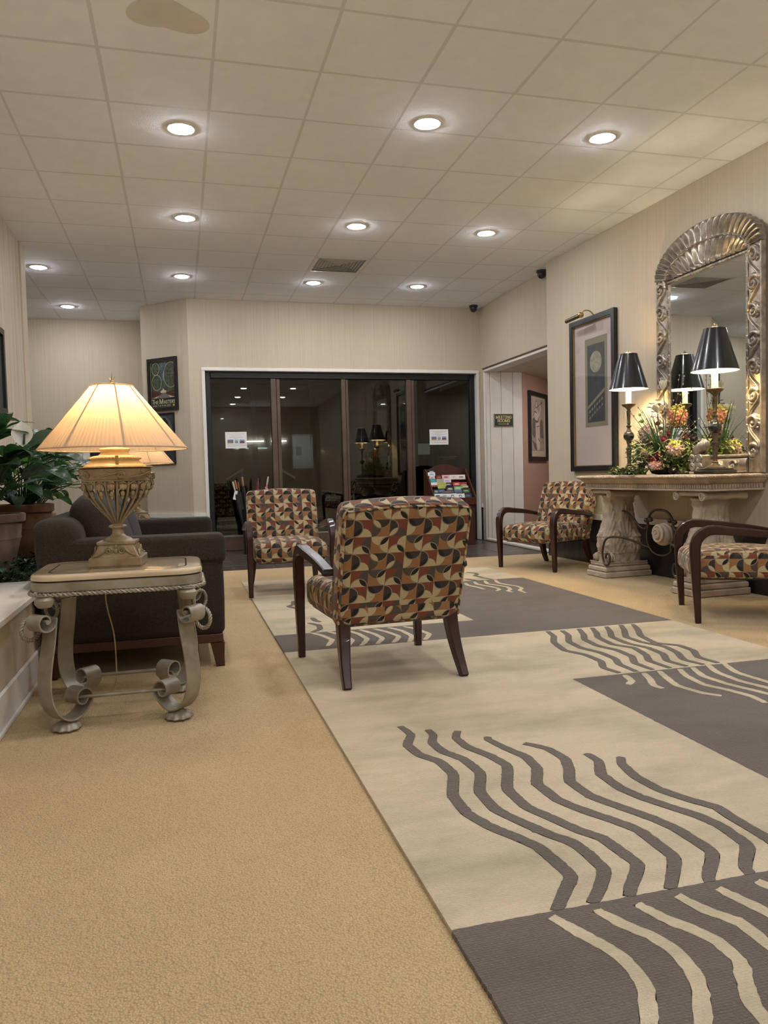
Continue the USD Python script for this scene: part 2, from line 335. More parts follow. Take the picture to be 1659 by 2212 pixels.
# ---- the geometric upholstery: cells with half discs in a pinwheel
def upholstery(name, turned):
    C = dict(tan=(.27, .13, .05), rust=(.165, .048, .024), cream=(.42, .345, .195), taupe=(.070, .054, .043), black=(.013, .011, .010), ring=(.24, .18, .11))
    N, L = {}, []
    N['uv'] = ('texture_coordinate', {}); N['s'] = ('separate_xyz', {}); L.append(('uv.UV', 's.vector'))
    def mth(n, op, a=None, b=None, c=None):
        N[n] = ('math', {'math_type': op})
        for k, v in (('value1', a), ('value2', b), ('value3', c)):
            if v is None: continue
            if isinstance(v, str): L.append((v, f'{n}.{k}'))
            else: N[n][1][k] = float(v)
        return n + '.value'
    X, Y = ('s.x', 's.y')
    if turned: X, Y = 's.y', mth('neg', 'multiply', 's.x', -1)
    fx, fy = mth('fx', 'fraction', X), mth('fy', 'fraction', Y)
    ix, iy = mth('ix', 'floor', X), mth('iy', 'floor', Y)
    c = mth('c', 'floored_modulo', ix, 2.0); r = mth('r', 'floored_modulo', iy, 2.0)        # r = 1: upper row
    ax, ay = mth('ax', 'subtract', fx, .5), mth('ay', 'subtract', fy, .5)
    bx, by = mth('bx', 'subtract', fx, 1.0), mth('by', 'subtract', fy, 1.0)
    def dist(n, p, q): return mth(n, 'sqrt', mth(n + 'a', 'add', mth(n + 'b', 'multiply', p, p), mth(n + 'c', 'multiply', q, q)))
    dT, dB, dL, dR = dist('dT', ax, by), dist('dB', ax, fy), dist('dL', fx, ay), dist('dR', bx, ay)
    def sel(n, f, a, b):
        N[n] = ('mix_float', {}); L.append((f, n + '.fac'))
        for k, v in (('a', a), ('b', b)):
            if isinstance(v, str): L.append((v, f'{n}.{k}'))
            else: N[n][1][k] = float(v)
        return n + '.result'
    dO = sel('dO', r, sel('o0', c, dT, dL), sel('o1', c, dR, dB))
    dP = sel('dP', r, sel('p0', c, dL, dB), sel('p1', c, dT, dR))
    inO, inP = mth('inO', 'less_than', dO, .5), mth('inP', 'less_than', dP, .5)
    ring = mth('ring', 'less_than', mth('ra', 'absolute', mth('rs', 'subtract', dO, .485)), .028)
    N['cx'] = ('combine_xyz', {}); L.extend([(mth('hx', 'floor', mth('h1', 'multiply', X, .5)), 'cx.x'), (mth('hy', 'floor', mth('h2', 'multiply', Y, .5)), 'cx.y')])
    N['wn'] = ('white_noise_texture', {'dimensions': '2D'}); L.append(('cx.vector', 'wn.vector'))
    var = mth('var', 'greater_than', 'wn.value', .68)
    flip = mth('fl', 'absolute', mth('fs', 'subtract', r, var))                              # plain disc: 1 taupe, 0 cream
    def mixc(n, f, a, b):
        N[n] = ('mix_color', {}); L.append((f, n + '.fac'))
        for k, v in (('a', a), ('b', b)):
            if isinstance(v, str): L.append((v, f'{n}.{k}'))
            else: N[n][1][k] = v
        return n + '.result'
    base = mixc('base', c, C['tan'], C['rust'])
    pc = mixc('pc', flip, C['cream'], C['taupe'])
    oc = mixc('oc', r, tuple(.55 * v for v in C['taupe']), C['cream'])
    both = mixc('bo', r, mixc('bv', var, C['black'], C['cream']), C['black'])
    k1 = mixc('k1', inP, base, pc); k2 = mixc('k2', inO, k1, oc); k3 = mixc('k3', mth('an', 'multiply', inO, inP), k2, both); k4 = mixc('k4', ring, k3, C['ring'])
    N['g'] = ('texture_coordinate', {}); N['no'] = ('noise_texture', {'scale': 420.0, 'detail': 2.0}); L.append(('g.object', 'no.vector'))
    N['nr'] = ('rgb_ramp', {'ramp': [(.3, (.78, .78, .78)), (.7, (1.12, 1.12, 1.12))]}); L.append(('no.fac', 'nr.fac'))
    N['fin'] = ('mix_color', {'blend_type': 'multiply', 'fac': 1.0, 'use_clamp': False}); L.extend([(k4, 'fin.a'), ('nr.color', 'fin.b')])
    N['b'] = ('bump', {'distance': .002, 'strength': .5}); L.append(('no.fac', 'b.height'))
    N['p'] = ('principled_bsdf', {'roughness': .85, 'specular_ior_level': .25, 'sheen_weight': .15}); L.extend([('fin.result', 'p.base_color'), ('b.normal', 'p.normal')])
    MAT[name] = usdkit.material(stage, '/World/Looks/' + name, N, L, surface='p.BSDF')
upholstery('fabric_front', True)
upholstery('fabric_back', False)
# ------------------------------------------------------------------ the room
CEIL = 3.31
RW = lambda y: 4.075 + (7.94 - y) * .0378           # the right wall's face
RW_ROT = 90 + math.degrees(math.atan(.0378))
def struct(name, mesh, m, parent=None, smooth=None, **k):
    return obj(name, mesh, m, parent, smooth, kind=None if parent else 'structure', **k)
def group_of(name): return thing(name, kind='structure')
def wall_between(p, q, z0, z1, t):
    """A wall slab whose visible face runs from p to q; the thickness goes to the left of p->q."""
    p, q = np.array(p, float), np.array(q, float); d = (q - p) / np.linalg.norm(q - p); n = np.array([-d[1], d[0]]) * t
    return plate(Polygon([p, q, q + n, p + n]), z1 - z0, z0)

# floor: carpet, then slate tiles by the glass doors
fl = group_of('floor')
obj('carpet', cat([box(-1.43, -4.6, -.06, 4.6, 8.15, 0.0)]), 'carpet', fl, None)
obj('joint_bed', box(-3.7, 8.15, -.06, 6.8, 12.9, -.006), 'joint_dark', fl, None)
TS = .45
for iy in range(8):
    for ix in range(-9, 14):
        x, y = .534 + ix * TS, 8.152 + iy * TS
        if x < -3.6 or x > 6.4 or y > 11.85: continue
        if x > 4.0 and y > 10.0 and x - 4.2 < y - 10.6: continue
        if x < 4.0 and y > 10.2 and x > -.5: continue
        hi = min(y + TS - .003, 10.44) if -.5 < x < 4.0 else y + TS - .003
        b = box(x + .003, y + .003, -.03, x + TS - .003, hi, 0.0 - .0015 * rng.random(), .003)
        obj('tile', b, 'slate', fl, None)

# ceiling: mineral fibre tiles in a T-bar grid
ce = group_of('ceiling')
GX, GY, GS = -.348, 4.467, .6096
def room_has(x, y): return x > -1.5 or y > 7.9
VENT = (3, 6)
obj('roof_slab', box(-4, -4.7, CEIL + .05, 5, 12.6, CEIL + .1), 'paint_tan', ce, None)
gm = []
for i in range(-6, 9):
    x = GX + GS * i
    if x > 4.5: break
    gm.append(box(x - .0115, -4.6 if x > -1.45 else 7.9, CEIL + .0012, x + .0115, 12.4, CEIL + .03))
for r in range(-15, 14):
    y = GY + GS * r
    gm.append(box(-1.45 if y < 7.9 else -4.0, y - .0115, CEIL + .001, 4.5, y + .0115, CEIL + .03))
obj('ceiling_grid', cat(gm), 'ceiling_grid', ce, None, kind='stuff')
far = []
for r in range(-15, 13):
    for i in range(-6, 8):
        x, y = GX + GS * i, GY + GS * r
        if not room_has(x + .3, y + .3) or (i, r) == VENT: continue
        j = .0006 + .0008 * rng.random()
        t = box(x + .0055, y + .0055, CEIL + j, x + GS - .0055, y + GS - .0055, CEIL + .025, .003)
        if r < -3: far.append(t)
        else: obj('ceiling_tile', t, 'ceiling_tile', ce, None)
obj('ceiling_field', cat(far), 'ceiling_tile', ce, None, kind='stuff')
# water stain on one tile, a thin discoloured film on its underside
th = np.linspace(0, 2 * PI, 40, endpoint=False)
rad = .155 + .03 * np.sin(2 * th + 1) + .02 * np.sin(3 * th)
obj('water_stain', plate(Polygon(np.stack([.02 + rad * 1.1 * np.cos(th), 4.10 + rad * np.sin(th)], 1)).intersection(sbox(GX + .02, GY - GS + .02, GX + GS - .02, GY - .02)), .0012, CEIL - .0004), 'ceiling_stain', ce, None)

# right wall with its black marble dado
wr = group_of('wall_right')
obj('wall_face', plate(Polygon([(RW(-4.6), -4.6), (RW(-4.6) + .16, -4.6), (4.225, 7.95), (RW(7.95), 7.95)]), CEIL), 'wallpaper', wr, None)
y = 2.4
while y < 7.94:
    y1 = min(y + .305, 7.95)
    for z0, z1 in ((0, .228), (.228, .456)):
        a, b = y + .0015, y1 - .0015
        obj('marble_tile', plate(Polygon([(RW(a) - .018, a), (RW(b) - .018, b), (RW(b) - .001, b), (RW(a) - .001, a)]), z1 - z0 - .003, z0 + .0015), 'marble_black', wr, None)
    y += .305
t1 = group_of('trim_1')
obj('dado_cap', plate(Polygon([(RW(-4) - .032, -4), (RW(7.95) - .032, 7.95), (RW(7.95) - .001, 7.95), (RW(-4) - .001, -4)]), .055, .458), 'paint_white', t1, None)
# the opening to the meeting rooms
wo = group_of('wall_opening')
obj('header', box(4.22, 7.95, 2.415, 4.40, 10.30, CEIL), 'wallpaper', wo, None)
obj('pier', box(4.22, 10.15, 0, 4.40, 10.30, 2.415), 'wallpaper', wo, None)
obj('return_wall', box(4.225, 7.80, 0, 6.6, 7.95, CEIL), 'wallpaper', wo, None)
t2 = group_of('trim_2')
obj('casing', box(4.198, 7.96, 2.385, 4.40, 10.15, 2.414, .004), 'paint_white', t2, None)
obj('casing', box(4.205, 7.96, 2.432, 4.2195, 10.20, 2.445), 'bronze', t2, None)
obj('casing', box(4.198, 10.125, 0, 4.40, 10.149, 2.384, .004), 'paint_white', t2, None)
obj('soffit', box(4.40, 7.96, 2.385, 6.6, 12.6, 2.45), 'paint_tan', t2, None)
obj('threshold', box(4.17, 8.0, 0.0005, 4.26, 10.10, .032, .006), 'paint_plank', t2, None)
wh = group_of('wall_hall')
PX = [4.222, 4.277, 4.448, 4.627, 4.775]
for a, b in zip(PX[:-1], PX[1:]):
    obj('plank', box(a + .002, 10.10, .002, b - .002, 10.122, 2.384, .003), 'paint_plank', wh, None)
obj('plank_backing', box(4.40, 10.123, 0, 4.77, 10.14, 2.384), 'joint_dark', wh, None)
HD = np.array([math.sin(math.radians(43)), math.cos(math.radians(43))]); HA = np.array([4.778, 10.10])
obj('pink_wall', wall_between(HA, HA + 2.55 * HD, 0, 2.384, .12), 'paint_pink', wh, None)
obj('side_wall', box(6.55, 7.95, 0, 6.65, 12.2, 2.384), 'paint_pink', wh, None)

# back wall around the glass doors, bevelled corner at its left
WB = 10.30; GL = 10.42
wb = group_of('wall_back')
obj('header', box(.158, WB, 2.43, 4.4, WB + .18, CEIL), 'wallpaper', wb, None)
obj('pier', box(.158, WB, 0, .32, WB + .18, 2.43), 'wallpaper', wb, None)
obj('pier', box(4.195, WB, 0, 4.4, WB + .18, 2.43), 'wallpaper', wb, None)
t3 = group_of('trim_3')
obj('casing', box(.315, WB - .014, 0, .36, WB + .18, 2.385, .004), 'paint_white', t3, None)
obj('casing', box(4.155, WB - .014, 0, 4.195, WB + .18, 2.385, .004), 'paint_white', t3, None)
obj('casing', box(.315, WB - .014, 2.386, 4.195, WB + .18, 2.43, .004), 'paint_white', t3, None)
PA, PB = np.array([-.443, 10.877]), np.array([.158, WB])
wa = group_of('wall_angled')
obj('wall_face', wall_between(PB, PA, 0, CEIL, -.12), 'wallpaper', wa, None)
obj('wall_return', wall_between(PA, (-.49, 11.87), 0, CEIL, -.12), 'wallpaper', wa, None)
AD = (PA - PB) / np.linalg.norm(PA - PB); AN = np.array([-AD[1], AD[0]])
if AN[1] > 0: AN = -AN                                   # towards the room
t4 = group_of('trim_4')
def strip(p, q, off, t, z0, z1):
    d = (q - p) / np.linalg.norm(q - p); n = np.array([-d[1], d[0]])
    if n[1] > 0: n = -n
    return plate(Polygon([p + n * off, q + n * off, q + n * (off + t), p + n * (off + t)]), z1 - z0, z0)
obj('dado_cap', cat([strip(PA, PB, .001, .03, .465, .525), box(.158, WB - .031, .465, .314, WB - .001, .525), box(4.197, WB - .03, .465, 4.2195, WB - .001, .525)]), 'paint_white', t4, None)
L_ = np.linalg.norm(PA - PB)
for k in range(3):
    a, b = PB + AD * (L_ * k / 3 + .001), PB + AD * (L_ * (k + 1) / 3 - .001)
    for z0, z1 in ((0, .231), (.233, .463)):
        obj('marble_tile', strip(b, a, .001, .016, z0, z1), 'marble_black', t4, None)
for x0, x1 in ((.16, .314), (4.197, 4.2195)):
    for z0, z1 in ((0, .231), (.233, .463)):
        obj('marble_tile', box(x0, WB - .017, z0, x1, WB - .001, z1), 'marble_black', t4, None)
wf = group_of('wall_far')
obj('wall_face', cat([box(-3.7, 11.87, 0, -1.34, 12.0, CEIL), box(-.62, 11.87, 0, -.42, 12.0, CEIL), box(-1.34, 11.87, 2.0, -.62, 12.0, CEIL), box(-1.34, 11.87, 0, -.62, 12.0, 1.24)]), 'wallpaper', wf, None)
obj('side_wall', box(-3.75, 7.9, 0, -3.6, 12.0, CEIL), 'wallpaper', wf, None)
obj('front_wall', box(-3.7, 8.05, 0, -1.58, 8.2, CEIL), 'wallpaper', wf, None)
w1 = group_of('window_1')
obj('window_frame', cat([box(-1.44, 11.84, 1.19, -1.36, 11.90, 2.06, .005), box(-.62, 11.84, 1.19, -.55, 11.90, 2.06, .005), box(-1.44, 11.84, 2.0, -.55, 11.90, 2.07, .005)]), 'paint_white', w1, None)
obj('window_sash', cat([box(-1.355, 11.86, 1.24, -1.26, 11.93, 2.0, .005), box(-1.26, 11.87, 1.245, -.62, 11.93, 1.27)]), 'paint_white', w1, None)
obj('window_sill', box(-1.46, 11.80, 1.18, -.53, 11.93, 1.238, .006), 'paint_white', w1, None)
obj('pane', box(-1.26, 11.90, 1.27, -.62, 11.905, 2.0), 'door_glass', w1, None)
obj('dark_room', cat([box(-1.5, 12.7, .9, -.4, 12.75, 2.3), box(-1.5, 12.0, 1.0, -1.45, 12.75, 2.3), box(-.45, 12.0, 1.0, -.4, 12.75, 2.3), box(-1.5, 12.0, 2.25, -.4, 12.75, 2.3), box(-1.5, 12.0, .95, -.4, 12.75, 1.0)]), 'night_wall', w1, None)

# left wall, its corner trim and the white ledge in front of the planting bed
wl = group_of('wall_left')
obj('wall_face', box(-1.58, -4.6, 0, -1.43, 8.2, CEIL), 'wallpaper_ribbed', wl, None)
t5 = group_of('trim_5')
obj('corner_trim', box(-1.585, 8.12, .002, -1.415, 8.34, CEIL - .001, .005), 'wallpaper', t5, None)
pl = group_of('planter_ledge')
obj('ledge_front', box(-.80, -4.4, 0, -.72, 8.0, .405), 'wallpaper', pl, None)
obj('ledge_end', box(-1.43, 4.38, 0, -.80, 4.48, .405), 'wallpaper', pl, None)
obj('ledge_cap', box(-1.429, -4.4, .406, -.695, 4.485, .44, .006), 'paint_white', pl, None)
obj('ledge_rim', box(-.80, 4.486, .406, -.71, 8.0, .435, .006), 'paint_white', pl, None)
obj('gravel_bed', mv(box(-1.429, 4.486, .30, -.801, 8.0, .40)), 'gravel', pl, None)
bl = group_of('baseboard_left')
obj('board', box(-.7195, -4.4, .001, -.703, 4.9, .15, .005), 'paint_white', bl, None)
obj('shoe', box(-.7025, -4.4, .001, -.69, 4.9, .022, .004), 'paint_white', bl, None)
wr2 = group_of('wall_rear')
OX0, OX1, OZ0, OZ1 = 3.65, 4.35, 1.25, 2.4             # lit office hatch, seen only as a reflection in the glass doors
obj('wall_face', cat([box(-1.6, -4.7, 0, OX0, -4.6, CEIL), box(OX1, -4.7, 0, 4.9, -4.6, CEIL), box(OX0, -4.7, 0, OX1, -4.6, OZ0), box(OX0, -4.7, OZ1, OX1, -4.6, CEIL)]), 'wallpaper', wr2, None)
obj('office_wall', cat([box(OX0 - .5, -6.6, 0, OX1 + .5, -6.5, 2.6), box(OX0 - .6, -6.6, 0, OX0 - .5, -4.7, 2.6), box(OX1 + .5, -6.6, 0, OX1 + .6, -4.7, 2.6), box(OX0 - .6, -6.6, 2.6, OX1 + .6, -4.7, 2.7), box(OX0 - .6, -6.6, -.1, OX1 + .6, -4.7, 0)]), 'paint_white', wr2, None)
obj('office_tube', box(OX0 + .1, -5.8, 2.57, OX1 - .1, -5.5, 2.595), 'office_tube', wr2, None)
for x in (3.85, 4.15): obj('office_paper', box(x - .1, -6.499, 1.75, x + .1, -6.495, 2.05), 'paper_beige', wr2, None)
for x0, x1 in ((2.1, 2.7), (2.95, 3.45)): obj('counter_tube', box(x0, -4.55, 2.15, x1, -4.52, 2.19), 'office_tube', wr2, None)

# ------------------------------------------------------------------ glass doors and the dark vestibule behind
d1 = group_of('door_1')
MX = [(.36, .43), (1.22, 1.345), (2.19, 2.29), (3.126, 3.243), (4.085, 4.155)]
for k, (a, b) in enumerate(MX):
    mm = 'bronze' if 0 < k < 4 else 'bronze_dark'
    if 0 < k < 4:
        c = a + .6 * (b - a)
        obj('mullion', cat([box(a, GL - .05, .21, c - .001, GL + .03, 2.30, .006), box(c + .001, GL - .035, .21, b, GL + .03, 2.30, .006)]), mm, d1, None)
    else: obj('mullion', box(a, GL - .05, .0, b, GL + .03, 2.385, .006), mm, d1, None)
for (a, b), (c, d) in zip(MX[:-1], MX[1:]):
    obj('pane', box(b, GL - .003, .21, c, GL + .003, 2.30), 'door_glass', d1, None)
obj('bottom_rail', box(.43, GL - .06, .001, 4.085, GL + .03, .195, .006), 'bronze', d1, None)
obj('glazing_bead', box(.43, GL - .055, .196, 4.085, GL - .02, .21), 'aluminium', d1, None)
obj('top_rail', box(.43, GL - .05, 2.301, 4.085, GL + .03, 2.385, .006), 'bronze_dark', d1, None)
ve = group_of('wall_vestibule')
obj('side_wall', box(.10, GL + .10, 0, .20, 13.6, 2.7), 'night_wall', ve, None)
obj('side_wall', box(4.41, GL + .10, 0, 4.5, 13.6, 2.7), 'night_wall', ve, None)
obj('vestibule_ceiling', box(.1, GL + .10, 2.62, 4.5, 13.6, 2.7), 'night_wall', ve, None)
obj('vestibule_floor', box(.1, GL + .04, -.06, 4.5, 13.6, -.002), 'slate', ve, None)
w2 = group_of('window_2')
for k, x in enumerate((.2, 1.22, 2.24, 3.26, 4.3)):
    obj('mullion', box(x, 13.3, 0, x + .09, 13.4, 2.62), 'bronze_dark', w2, None)
for x in (.29, 1.31, 2.33, 3.35):
    obj('pane', box(x, 13.34, .25, x + .93, 13.346, 2.5), 'door_glass', w2, None)
obj('bottom_rail', box(.2, 13.3, 0, 4.39, 13.4, .25), 'bronze_dark', w2, None)
obj('ground_outside', box(-8, 13.6, -.1, 14, 30, -.05), 'asphalt', w2, None)

# ------------------------------------------------------------------ rug, floor coordinates in metres
DARK_WAVES=[[(0.774,2.752),(0.786,2.65),(0.742,2.549),(0.754,2.448),(0.799,2.365),(0.806,2.257),(0.748,2.097),(0.745,1.982),(0.775,1.881),(0.813,1.812),(0.847,1.741),(0.854,1.676),(0.859,1.592),(0.81,1.533),(0.756,1.47)],
[(0.861,2.679),(0.863,2.624),(0.832,2.543),(0.839,2.455),(0.882,2.36),(0.891,2.239),(0.833,2.096),(0.83,1.978),(0.863,1.889),(0.903,1.797),(0.943,1.73),(0.949,1.67),(0.947,1.593),(0.897,1.526),(0.844,1.472)],
[(0.962,2.631),(0.929,2.561),(0.933,2.471),(0.977,2.361),(0.996,2.266),(0.919,2.085),(0.921,1.964),(0.957,1.874),(0.99,1.79),(1.026,1.73),(1.032,1.662),(1.038,1.593),(0.956,1.497),(0.937,1.472)],
[(1.042,2.536),(1.032,2.513),(1.058,2.404),(1.087,2.313),(1.079,2.217),(1.022,2.097),(1.027,1.98),(1.066,1.885),(1.11,1.809),(1.14,1.741),(1.141,1.66),(1.141,1.596),(1.1,1.539),(1.041,1.47)],
[(1.136,2.434),(1.19,2.36),(1.202,2.263),(1.172,2.176),(1.125,2.082),(1.131,1.971),(1.171,1.883),(1.216,1.79),(1.237,1.724),(1.243,1.653),(1.245,1.588),(1.156,1.487),(1.145,1.464)],
[(1.291,2.278),(1.296,2.209),(1.244,2.101),(1.243,1.997),(1.265,1.919),(1.304,1.839),(1.342,1.764),(1.359,1.699),(1.352,1.592),(1.267,1.497),(1.256,1.456)],
[(1.383,2.213),(1.352,2.158),(1.335,2.051),(1.345,1.954),(1.384,1.863),(1.425,1.792),(1.421,1.738),(1.425,1.602),(1.411,1.523),(1.363,1.455)],
[(2.085,4.112),(2.057,3.981),(1.984,3.842),(1.944,3.643),(1.996,3.51),(1.999,3.375),(1.942,3.247),(1.963,3.146)],
[(2.173,4.1),(2.148,3.98),(2.064,3.811),(2.053,3.66),(2.091,3.53),(2.091,3.393),(2.048,3.281),(2.048,3.138)],
[(2.289,4.106),(2.231,3.947),(2.174,3.834),(2.159,3.68),(2.2,3.545),(2.196,3.407),(2.131,3.275),(2.14,3.141)],
[(2.379,4.108),(2.317,3.949),(2.273,3.862),(2.251,3.676),(2.311,3.562),(2.278,3.403),(2.223,3.291),(2.232,3.14)],
[(2.476,4.108),(2.422,3.979),(2.348,3.833),(2.339,3.673),(2.381,3.535),(2.371,3.395),(2.304,3.261),(2.327,3.143)],
[(2.583,4.12),(2.517,3.978),(2.422,3.804),(2.427,3.671),(2.478,3.527),(2.454,3.392),(2.394,3.253),(2.42,3.142)],
[(2.661,4.112),(2.607,3.979),(2.514,3.801),(2.482,3.618),(2.565,3.524),(2.56,3.408),(2.49,3.269),(2.505,3.145)],
[(2.631,6.866),(2.684,6.765),(2.662,6.664),(2.614,6.614),(2.625,6.433),(2.659,6.316)],
[(2.459,6.443),(2.479,6.367),(2.504,6.27)],
[(0.776,4.915),(0.828,4.812),(0.815,4.699),(0.749,4.612)],
[(0.829,5.088),(0.834,4.976),(0.856,4.924)],
[(0.809,5.837),(0.786,5.677),(0.742,5.614),(0.786,5.501)]]
LIGHT_WAVES=[[(0.736,1.453),(0.759,1.397),(0.783,1.343),(0.801,1.294),(0.804,1.248),(0.794,1.195),(0.756,1.13),(0.718,1.072)],
[(0.84,1.449),(0.867,1.381),(0.9,1.328),(0.913,1.275),(0.908,1.216),(0.888,1.166),(0.845,1.103),(0.807,1.045)],
[(0.937,1.443),(0.961,1.374),(0.996,1.319),(1.014,1.276),(1.013,1.214),(0.983,1.165),(0.946,1.097),(0.945,1.073),(0.931,1.03)],
[(1.041,1.445),(1.063,1.375),(1.1,1.318),(1.103,1.265),(1.099,1.21)],
[(1.147,1.442),(1.166,1.381),(1.182,1.328),(1.188,1.281)],
[(1.25,1.442),(1.26,1.417),(1.276,1.376)],
[(1.961,3.102),(1.935,3.003),(1.888,2.959)],
[(2.062,3.101),(2.032,3.01),(1.984,2.904),(1.992,2.854)],
[(2.151,3.109),(2.107,2.983),(2.076,2.871),(2.103,2.745),(2.152,2.68)],
[(2.26,3.106),(2.212,2.988),(2.194,2.848),(2.237,2.735),(2.261,2.634),(2.249,2.541)],
[(2.336,3.111),(2.282,2.962),(2.292,2.832),(2.33,2.701),(2.36,2.599)],
[(2.433,3.123),(2.382,2.992),(2.376,2.843),(2.411,2.71),(2.403,2.619)],
[(2.525,3.128),(2.463,2.962),(2.477,2.785),(2.481,2.704)],
[(2.678,6.275),(2.62,6.078),(2.648,5.943),(2.686,5.838),(2.678,5.728),(2.607,5.622),(2.6,5.493)],
[(2.571,6.259),(2.517,6.064),(2.558,5.955),(2.594,5.822),(2.562,5.696),(2.511,5.638),(2.515,5.557)],
[(2.466,6.243),(2.425,6.075),(2.472,5.935),(2.495,5.81),(2.482,5.732),(2.428,5.675)],
[(2.363,6.195),(2.332,6.057),(2.365,5.925),(2.373,5.781)],
[(0.742,4.596),(0.792,4.487),(0.823,4.355),(0.766,4.2)],
[(0.847,4.592),(0.908,4.459),(0.933,4.312),(0.875,4.158)],
[(0.963,4.583),(1.008,4.455),(1.024,4.31),(0.95,4.145)],
[(1.044,4.577),(1.095,4.421),(1.112,4.293),(1.044,4.155)],
[(1.133,4.572),(1.187,4.439),(1.215,4.303),(1.137,4.151)],
[(1.224,4.574),(1.275,4.459),(1.291,4.291),(1.228,4.132)],
[(1.323,4.573),(1.379,4.455),(1.403,4.299),(1.328,4.158)]]
RX0, RX1, RY0, RY1 = .515, 2.955, -.6, 7.17
rug = thing('rug', 'long wool area rug of cream and grey blocks crossed by wavy stripes', 'rug')
def wobble(poly, amp=.0010, step=.012):
    """The slightly hairy cut edge of a tufted pattern."""
    def ring(c):
        l = LineString(c); n = max(8, int(l.length / step)); P = np.array([l.interpolate(k / n, normalized=True).coords[0] for k in range(n)])
        return P + rng.normal(0, amp, P.shape)
    out = []
    for g in getattr(poly, 'geoms', [poly]):
        if g.geom_type != 'Polygon' or g.area < 1e-5: continue
        q = Polygon(ring(g.exterior.coords), [ring(h.coords) for h in g.interiors if Polygon(h).area > 1e-4]).buffer(0)
        out.append(q)
    return unary_union(out)
def wave(pts, w):
    from scipy.interpolate import PchipInterpolator
    q = np.asarray(pts, float); dd = np.r_[0, np.cumsum(np.linalg.norm(np.diff(q, axis=0), axis=1))]; n_ = max(12, 6 * len(pts)); tt = np.linspace(0, dd[-1], n_)
    P = .7 * np.stack([np.interp(tt, dd, q[:, 0]), np.interp(tt, dd, q[:, 1])], 1) + .3 * np.stack([PchipInterpolator(dd, q[:, 0])(tt), PchipInterpolator(dd, q[:, 1])(tt)], 1)
    k = np.linspace(0, 1, len(P)); wd = w * (.75 + .25 * np.minimum(1, 6 * np.minimum(k, 1 - k)))
    T = np.gradient(P, axis=0); T /= np.linalg.norm(T, axis=1, keepdims=True); Nn = np.stack([-T[:, 1], T[:, 0]], 1)
    return Polygon(np.vstack([P + Nn * wd[:, None] / 2, (P - Nn * wd[:, None] / 2)[::-1]])).buffer(.001).buffer(-.001)
field = sbox(RX0, RY0, RX1, RY1)
blocks = [sbox(RX0, RY0, 2.4, 1.472), sbox(1.706, 1.75, RX1, 3.125), sbox(1.81, 4.137, RX1, 6.30), sbox(RX0, 4.137, 1.81, 4.60)]
dw = [wave(p, .036).intersection(field) for p in DARK_WAVES]
lw = [wave(p, .032).intersection(field) for p in LIGHT_WAVES]
ldw, llw = unary_union(dw), unary_union(lw)
grey = unary_union(blocks)
obj('cream_field', plate(field.difference(grey).difference(ldw.buffer(.0005)), .011, .0012), 'rug_cream', rug, None)
for b in blocks:
    obj('grey_panel', plate(wobble(b).intersection(field).difference(llw.buffer(.0005)), .0115, .0012), 'rug_grey', rug, None)
for p in dw:
    obj('wave_stripe', plate(wobble(p.difference(grey)), .0125, .0012), 'rug_grey', rug, None, label='grey wavy stripe')
for p in lw:
    obj('wave_stripe', plate(wobble(p), .0125, .0012), 'rug_cream', rug, None, label='cream wavy stripe')
# ------------------------------------------------------------------ armchairs
RUG_TOP = .0140
CELL = 1 / .0815
def obj_uv(name, m, mat_name, parent, chart, **k):
    """A smooth mesh with per-corner texture coordinates: chart(points, face normals) -> uv, by face."""
    v, f = np.array(m.vertices), np.array(m.faces)
    fn = np.cross(v[f[:, 1]] - v[f[:, 0]], v[f[:, 2]] - v[f[:, 0]]); n = np.zeros_like(v)
    for j in range(3): np.add.at(n, f[:, j], fn)
    n /= np.linalg.norm(n, axis=1, keepdims=True) + 1e-12
    fn /= np.linalg.norm(fn, axis=1, keepdims=True) + 1e-12
    uv = chart(v[f].reshape(-1, 3), np.repeat(fn, 3, 0)) * CELL
    p = UsdGeom.Mesh.Define(stage, numbered(f'{parent.GetPath()}/{name}'))
    p.CreatePointsAttr(Vt.Vec3fArray.FromNumpy(v.astype(np.float32)))
    p.CreateFaceVertexCountsAttr(Vt.IntArray.FromNumpy(np.full(len(f), 3, np.int32)))
    p.CreateFaceVertexIndicesAttr(Vt.IntArray.FromNumpy(f.astype(np.int32).ravel()))
    p.CreateSubdivisionSchemeAttr('none')
    p.CreateNormalsAttr(Vt.Vec3fArray.FromNumpy(n[f].reshape(-1, 3).astype(np.float32))); p.SetNormalsInterpolation('faceVarying')
    UsdGeom.PrimvarsAPI(p).CreatePrimvar('st', Sdf.ValueTypeNames.TexCoord2fArray, 'faceVarying').Set(Vt.Vec2fArray.FromNumpy(uv.astype(np.float32)))
    UsdShade.MaterialBindingAPI.Apply(p.GetPrim()).Bind(MAT[mat_name])
    keys(p.GetPrim(), **k)
    return p.GetPrim()
def chart_seat(p, n):
    a = np.abs(n); u, v = p[:, 0].copy(), p[:, 1].copy() + .02
    side = (a[:, 0] > a[:, 1]) & (a[:, 0] > a[:, 2]); front = (a[:, 1] >= a[:, 0]) & (a[:, 1] > a[:, 2])
    v = np.where(front, .38 + (.42 - p[:, 2]), v); u = np.where(side, p[:, 1] + .33, u); v = np.where(side, p[:, 2] + .01, v)
    v = np.where(front, -v, v); u = np.where(~front & ~side, u, u)
    return np.stack([u, np.where(front | side, v, -v)], 1)
def chart_back(p, n):
    a = np.abs(n); u, v = p[:, 0] + .012, p[:, 2].copy() + .03
    side = (a[:, 0] > a[:, 1]) & (a[:, 0] > a[:, 2]); top = (a[:, 2] > a[:, 0]) & (a[:, 2] > a[:, 1])
    u = np.where(side, p[:, 1], u); v = np.where(top, p[:, 2] + .03 + p[:, 1], v)
    return np.stack([u, v], 1)
